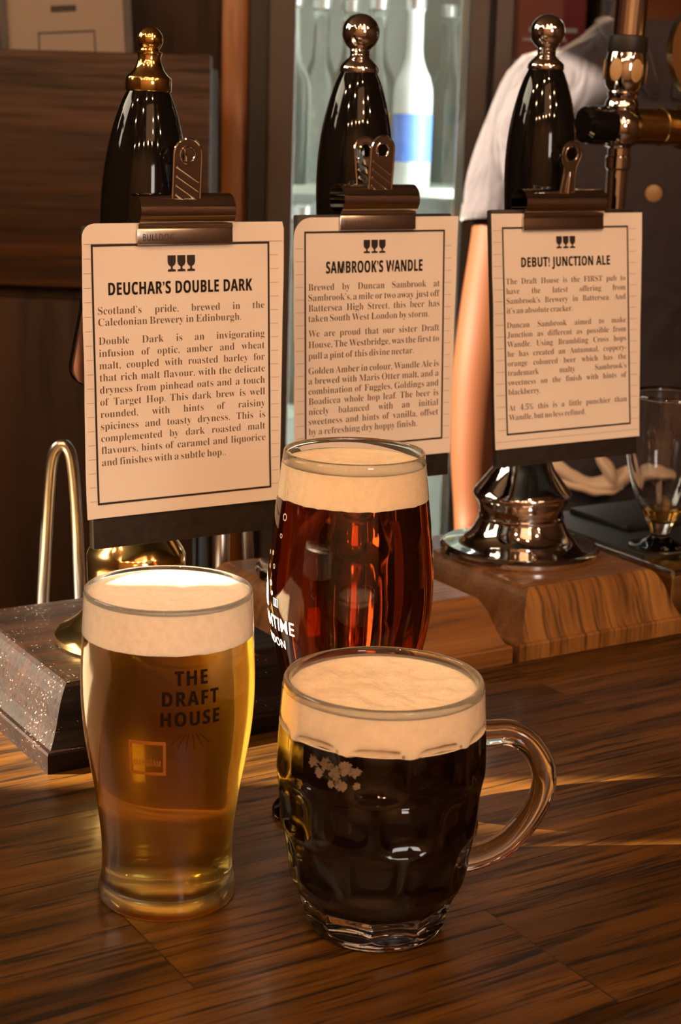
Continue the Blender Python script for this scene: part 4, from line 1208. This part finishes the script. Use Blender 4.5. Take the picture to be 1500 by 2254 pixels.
PB = Vector((0.352, 2.06, FLOOR))
man = thing('person', 'person in a navy short sleeved shirt behind the bar, one bare arm hanging down', 'person', PB)
def loc(p): return tuple(Vector(p) - PB)
arm = [at(1205, 205, 2.06), at(1165, 285, 2.06), at(1122, 400, 2.06), at(1108, 520, 2.05), at(1082, 670, 2.04), at(1060, 830, 2.02), at(1047, 1000, 2.0), at(1046, 1135, 1.985)]
nodes, edges = [], []
def nd(p, r_):
    nodes.append((loc(p), r_))
    return len(nodes) - 1
def chain(a, *items):
    for p, r_ in items:
        b = nd(p, r_)
        edges.append((a, b))
        a = b
    return a
pel = nd((0.352, 2.06, -0.19), (0.125, 0.10))
ch = chain(pel, ((0.352, 2.06, -0.02), (0.115, 0.085)), ((0.352, 2.07, 0.14), (0.12, 0.09)), ((0.352, 2.07, 0.30), (0.13, 0.10)))
nk = chain(ch, ((0.352, 2.07, 0.41), (0.085, 0.07)), ((0.354, 2.06, 0.475), 0.055))
hd_ = chain(nk, ((0.356, 2.045, 0.535), 0.058), ((0.356, 2.035, 0.590), (0.070, 0.078)), ((0.356, 2.04, 0.655), (0.074, 0.088)), ((0.356, 2.045, 0.705), (0.058, 0.066)))
def hand(a, wpos, dirv, side):
    """palm, four fingers of their own lengths and a thumb."""
    d = Vector(dirv).normalized()
    across = Vector((0, 1, 0)) if abs(d.y) < 0.7 else Vector((1, 0, 0))
    across = (across - d * across.dot(d)).normalized()
    inw = d.cross(across) * side
    p0 = Vector(wpos)
    pm = chain(a, (p0 + d * 0.035, (0.026, 0.020)))
    pk = chain(pm, (p0 + d * 0.070, (0.030, 0.017)))
    for k, (ln, off) in enumerate(((0.068, -0.027), (0.078, -0.009), (0.073, 0.009), (0.056, 0.026))):
        b = p0 + d * 0.088 + across * off
        chain(pk, (b, 0.0095), (b + d * ln * 0.45 + inw * 0.006, 0.0088), (b + d * ln * 0.75 + inw * 0.018, 0.0082), (b + d * ln + inw * 0.032, 0.0070))
    tb_ = p0 + d * 0.035 - across * 0.028
    chain(pm, (tb_, 0.0125), (tb_ + d * 0.028 - across * 0.016 + inw * 0.008, 0.0105), (tb_ + d * 0.056 - across * 0.020 + inw * 0.016, 0.0085))
# near arm
a = chain(ch, ((0.285, 2.06, 0.375), (0.060, 0.055)), (arm[0], 0.046), (arm[1], 0.043), (arm[2], 0.042), (arm[3], 0.041), (arm[4], 0.040), (arm[5], 0.039), (arm[6], 0.033), (arm[7], 0.027))
hand(a, arm[7], (arm[7] - arm[6]), 1)
# far arm
mir = [Vector((0.704 - p.x + 0.004, p.y, p.z)) for p in arm]
a = chain(ch, ((0.419, 2.06, 0.375), (0.060, 0.055)), (mir[0], 0.046), (mir[1], 0.043), (mir[2], 0.042), (mir[3], 0.041), (mir[4], 0.040), (mir[5], 0.039), (mir[6], 0.033), (mir[7], 0.027))
hand(a, mir[7], (mir[7] - mir[6]), -1)
for s in (-1, 1):
    a = chain(pel, ((0.352 + s * 0.085, 2.06, -0.28), (0.085, 0.085)), ((0.352 + s * 0.092, 2.05, -0.45), 0.068), ((0.352 + s * 0.096, 2.04, -0.63), 0.052), ((0.352 + s * 0.098, 2.06, -0.82), 0.050), ((0.352 + s * 0.10, 2.075, -1.02), 0.034), ((0.352 + s * 0.10, 2.06, -1.065), 0.034), ((0.352 + s * 0.11, 1.96, -1.078), (0.036, 0.020)))
skin('body', nodes, edges, M['skin'], man, pel)
# face and hair
hc = Vector((0.356, 2.035, 0.615))
fc = hc + Vector((0, -0.083, 0))
mesh('nose', xf(sphere(0.012, 16, 10), Matrix.Translation(loc(fc + Vector((0, -0.004, -0.005)))) @ Matrix.Diagonal((0.8, 1.1, 1.6, 1))), M['skin'], man, angle=180)
for s in (-1, 1):
    e = mesh('eye', move(sphere(0.0115, 16, 10), loc(fc + Vector((s * 0.030, 0.010, 0.018)))), M['eye'], man, angle=180)
    mesh('iris', move(sphere(0.0055, 12, 8), loc(fc + Vector((s * 0.030, 0.0020, 0.018)))), M['hair'], e, angle=180)
    mesh('ear', xf(sphere(0.020, 16, 10), Matrix.Translation(loc(hc + Vector((s * 0.078, 0.010, 0.005)))) @ Matrix.Diagonal((0.35, 0.8, 1.5, 1))), M['skin'], man, angle=180)
    mesh('eyebrow', tube([loc(fc + Vector((s * 0.016, 0.000, 0.036))), loc(fc + Vector((s * 0.030, 0.000, 0.040))), loc(fc + Vector((s * 0.044, 0.008, 0.036)))], 0.003, 8), M['hair'], man, angle=180)
M['lip'] = pmat('lips', (0.42, 0.14, 0.10, 1), 0.4)
mesh('mouth', tube([loc(fc + Vector((x, 0.004 + abs(x) * 0.35, -0.040))) for x in (-0.024, -0.012, 0, 0.012, 0.024)], [0.002, 0.0045, 0.005, 0.0045, 0.002], 10), M['lip'], man, angle=180)
hm = lathe([(0.0866 * math.cos(R(-8 + 98 * k / 12)) if k < 12 else 0, 0.112 * math.sin(R(-8 + 98 * k / 12))) for k in range(13)], 32)
mesh('hair', xf(hm, Matrix.Translation(loc(hc + Vector((0, 0.016, 0.022)))) @ Matrix.Rotation(R(-14), 4, 'X') @ Matrix.Diagonal((0.96, 1.08, 0.98, 1))), M['hair'], man, angle=180)
# shirt: torso and two sleeves grown as one surface
def ell(cx, cyy, z, rx, ry, p=2.3, n=48):
    out = []
    for k in range(n):
        t_ = 2 * PI * k / n
        c_, s_ = math.cos(t_), math.sin(t_)
        out.append(Vector(loc((cx + rx * math.copysign(abs(c_) ** (2 / p), c_), cyy + ry * math.copysign(abs(s_) ** (2 / p), s_), z))))
    return out
rings = [ell(0.352, 2.06, z, rx, ry) for z, rx, ry in ((-0.13, 0.166, 0.125), (-0.04, 0.160, 0.118), (0.06, 0.156, 0.114), (0.16, 0.162, 0.120), (0.25, 0.176, 0.128), (0.32, 0.186, 0.126), (0.365, 0.186, 0.116), (0.395, 0.176, 0.104), (0.420, 0.154, 0.094), (0.443, 0.118, 0.086), (0.462, 0.086, 0.078), (0.480, 0.066, 0.068))]
sh = mesh('shirt', loft(rings, cap=False), M['shirt'], man, angle=180)
for A, s in ((arm, -1), (mir, 1)):
    sp = [Vector((0.352 + s * 0.10, 2.06, 0.385)), A[0], A[1], A[2], A[2] + (A[3] - A[2]) * 0.75]
    pts = spline([loc(p) for p in sp], 5)
    n_ = len(pts)
    rr = []
    for i, p in enumerate(pts):
        f = i / (n_ - 1)
        rr.append(0.054 - 0.003 * f)
    mesh('sleeve', tube(pts, rr, 28, cap=False), M['shirt'], sh, angle=180)
    mesh('cuff', tube([pts[-3], pts[-2], pts[-1], pts[-1] + (pts[-1] - pts[-2]) * 0.2], [0.0530, 0.0535, 0.0540, 0.0520], 28, cap=False), M['shirt'], sh, angle=180)
bp = at(1437, 425, 1.94)
M['button'] = pmat('brown_button', (0.34, 0.20, 0.09, 1), 0.4)
for dz in (0,):
    mesh('button', xf(lathe([(0, 0.0), (0.009, 0.0), (0.0095, 0.0025), (0.006, 0.004), (0, 0.0035)], 20), Matrix.Translation(loc((bp.x, 1.9335 if dz < 0.05 else 1.938, bp.z + dz))) @ Matrix.Rotation(PI / 2, 4, 'X')), M['button'], sh)
for s in (-1, 1):
    mesh('collar', tube([loc((0.352 + s * 0.055, 2.07, 0.480)), loc((0.352 + s * 0.055, 2.01, 0.470)), loc((0.352 + s * 0.030, 1.965, 0.435)), loc((0.352 + s * 0.012, 1.945, 0.395))], [0.014, 0.016, 0.016, 0.006], 14, flat=0.5), M['shirt'], sh, angle=180)
# trousers, belt, shoes
tr = join(loft([ell(0.352, 2.06, z, rx, ry, 2.2) for z, rx, ry in ((-0.10, 0.164, 0.122), (-0.20, 0.170, 0.130), (-0.30, 0.178, 0.130), (-0.34, 0.17, 0.11))]),
          *[tube([loc((0.352 + s * q[0], q[1], q[2])) for q in ((0.085, 2.06, -0.28), (0.092, 2.05, -0.45), (0.096, 2.04, -0.63), (0.098, 2.06, -0.82), (0.10, 2.075, -1.05))], [0.096, 0.084, 0.070, 0.066, 0.062], 24) for s in (-1, 1)])
mesh('trousers', tr, M['trousers'], man, angle=180)
for s in (-1, 1):
    mesh('shoe', xf(sphere(0.05, 28, 16), Matrix.Translation(loc((0.352 + s * 0.108, 2.0, -1.058))) @ Matrix.Diagonal((1.0, 2.7, 0.84, 1))), M['shoe'], man, angle=180)
# pale crumpled cloth at the waist
def ribbon(pts, rads, seed):
    g = tube(spline(pts, 6), [r_ for r_ in spline([(r_, 0) for r_ in rads], 6) for r_ in (r_[0],)], 18, flat=0.55)
    return [p + Vector((0, 0.003 * noise.noise(p * 40 + Vector((seed, 0, 0))), 0.004 * noise.noise(p * 55 + Vector((0, seed, 0))))) for p in g[0]], g[1]
cp = [at(x, y, 1.925) for x, y in ((1190, 1022), (1225, 1030), (1262, 1050), (1300, 1068), (1345, 1062), (1390, 1040), (1440, 1036), (1500, 1050))]
cp2 = [at(x, y, 1.916) for x, y in ((1318, 1000), (1330, 1020), (1345, 1045), (1352, 1064))]
cp3 = [at(x, y, 1.918) for x, y in ((1235, 1060), (1280, 1075), (1330, 1080), (1372, 1070))]
cl = mesh('waist_folds', join(ribbon(cp, [0.008, 0.014, 0.015, 0.014, 0.017, 0.014, 0.012, 0.008], 1.0), ribbon(cp2, [0.008, 0.012, 0.014, 0.010], 4.0), ribbon(cp3, [0.006, 0.010, 0.011, 0.006], 7.0)), M['cloth'], angle=180)
tag(cl, 'crumpled pale folds of cloth at the waist of the person behind the bar', 'cloth')

# ------------------------------------------------------------------ small ceiling lamps of the pub, over and behind the camera
M['bulb'] = pmat('warm_bulb', (1, 1, 1, 1), 0.5)
_b = M['bulb'].node_tree.nodes['Principled BSDF']
_b.inputs['Emission Color'].default_value = (1.0, 0.56, 0.29, 1)
_b.inputs['Emission Strength'].default_value = 1200
M['bulb_cool'] = pmat('cool_bulb', (1, 1, 1, 1), 0.5)
_b = M['bulb_cool'].node_tree.nodes['Principled BSDF']
_b.inputs['Emission Color'].default_value = (0.55, 0.68, 1.0, 1)
_b.inputs['Emission Strength'].default_value = 380
lamp0 = thing('ceiling_lamp', 'small warm lamp hanging from the dark ceiling', 'ceiling lamp', (0, 0, 0), group='ceiling lamps over the room')
parts = [mesh('cord', tube([(0, 0, 0.10), (0, 0, 0.60)], 0.004, 8), M['black_rubber'], lamp0),
         mesh('lamp_shade', lathe([(0.020, 0.10), (0.045, 0.06), (0.055, 0.02), (0.053, 0.02), (0.043, 0.058), (0.018, 0.098)], 24), M['black_paint'], lamp0),
         mesh('bulb', move(sphere(0.020, 20, 12), (0, 0, 0.03)), M['bulb'], lamp0, angle=180)]
spots = [(-1.55, -1.60), (-0.75, -1.25), (-0.15, -1.75), (0.35, -1.15), (1.05, -1.55), (1.75, -1.0), (-1.25, -0.55), (-0.40, -0.50), (0.80, -0.55), (1.45, -0.25),
         (-0.95, 0.25), (0.50, 0.10), (1.95, -0.45), (-1.65, 0.30), (-0.10, -0.05), (1.0, -1.05)]
drops = [1.54, 1.34, 1.54, 1.30, 1.54, 1.40, 1.50, 1.54, 1.46, 1.54, 1.40, 1.54, 1.50, 1.54, 1.54, 1.54]
for i, (x, y) in enumerate(spots):
    if i == 0: l_ = lamp0
    else:
        l_ = lamp0.copy()
        COL.objects.link(l_)
        for p_ in parts:
            c_ = p_.copy()
            COL.objects.link(c_)
            c_.parent = l_
    l_.location = (x, y, drops[i])

# ------------------------------------------------------------------ unseen towel added on the bar to bounce light into the golden beer
M['towel'] = pmat('cream_towelling', (0.74, 0.62, 0.40, 1), 0.95)
_t = NT(M['towel'])
_n = _t.n('ShaderNodeTexNoise', {'Vector': _t.n('ShaderNodeTexCoord').outputs['Object'], 'Scale': 600.0, 'Detail': 2.0})
_t.bump(_n.outputs[0], 0.6, 0.001)
t = thing('bounce_towel', 'unseen cream towel added to bounce light into the beer, left of the dusty dark pump base', 'towel', (0, 0, 0), (0, 0, YAW))
def towel(a0, a1, b0, b1, z0, z1):
    n = 26
    V, Fc = [], []
    for s_ in (1, 0):
        for j in range(n + 1):
            for i in range(n + 1):
                u, v = i / n, j / n
                e = min(u, 1 - u, v, 1 - v)
                r_ = min(1, e / 0.03)
                z = z0 + (z1 - z0) * (0.5 + (0.5 if s_ else -0.5) * math.sqrt(1 - (1 - r_) ** 2)) + (0.0010 * noise.noise(Vector((u * 7, v * 7, 3 + z0 * 90))) if s_ else 0)
                V.append(Vector((a0 + (a1 - a0) * u, b0 + (b1 - b0) * v, z)))
    m = (n + 1) ** 2
    for j in range(n):
        for i in range(n):
            q = (j * (n + 1) + i, j * (n + 1) + i + 1, (j + 1) * (n + 1) + i + 1, (j + 1) * (n + 1) + i)
            Fc.append(q)
            Fc.append(tuple(m + k for k in reversed(q)))
    return V, Fc
mesh('lower_fold', towel(-0.15, 0.27, 0.78, 1.08, 0.0, 0.007), M['towel'], t, angle=180)
mesh('upper_fold', towel(-0.14, 0.262, 0.788, 1.072, 0.0075, 0.0140), M['towel'], t, angle=180)
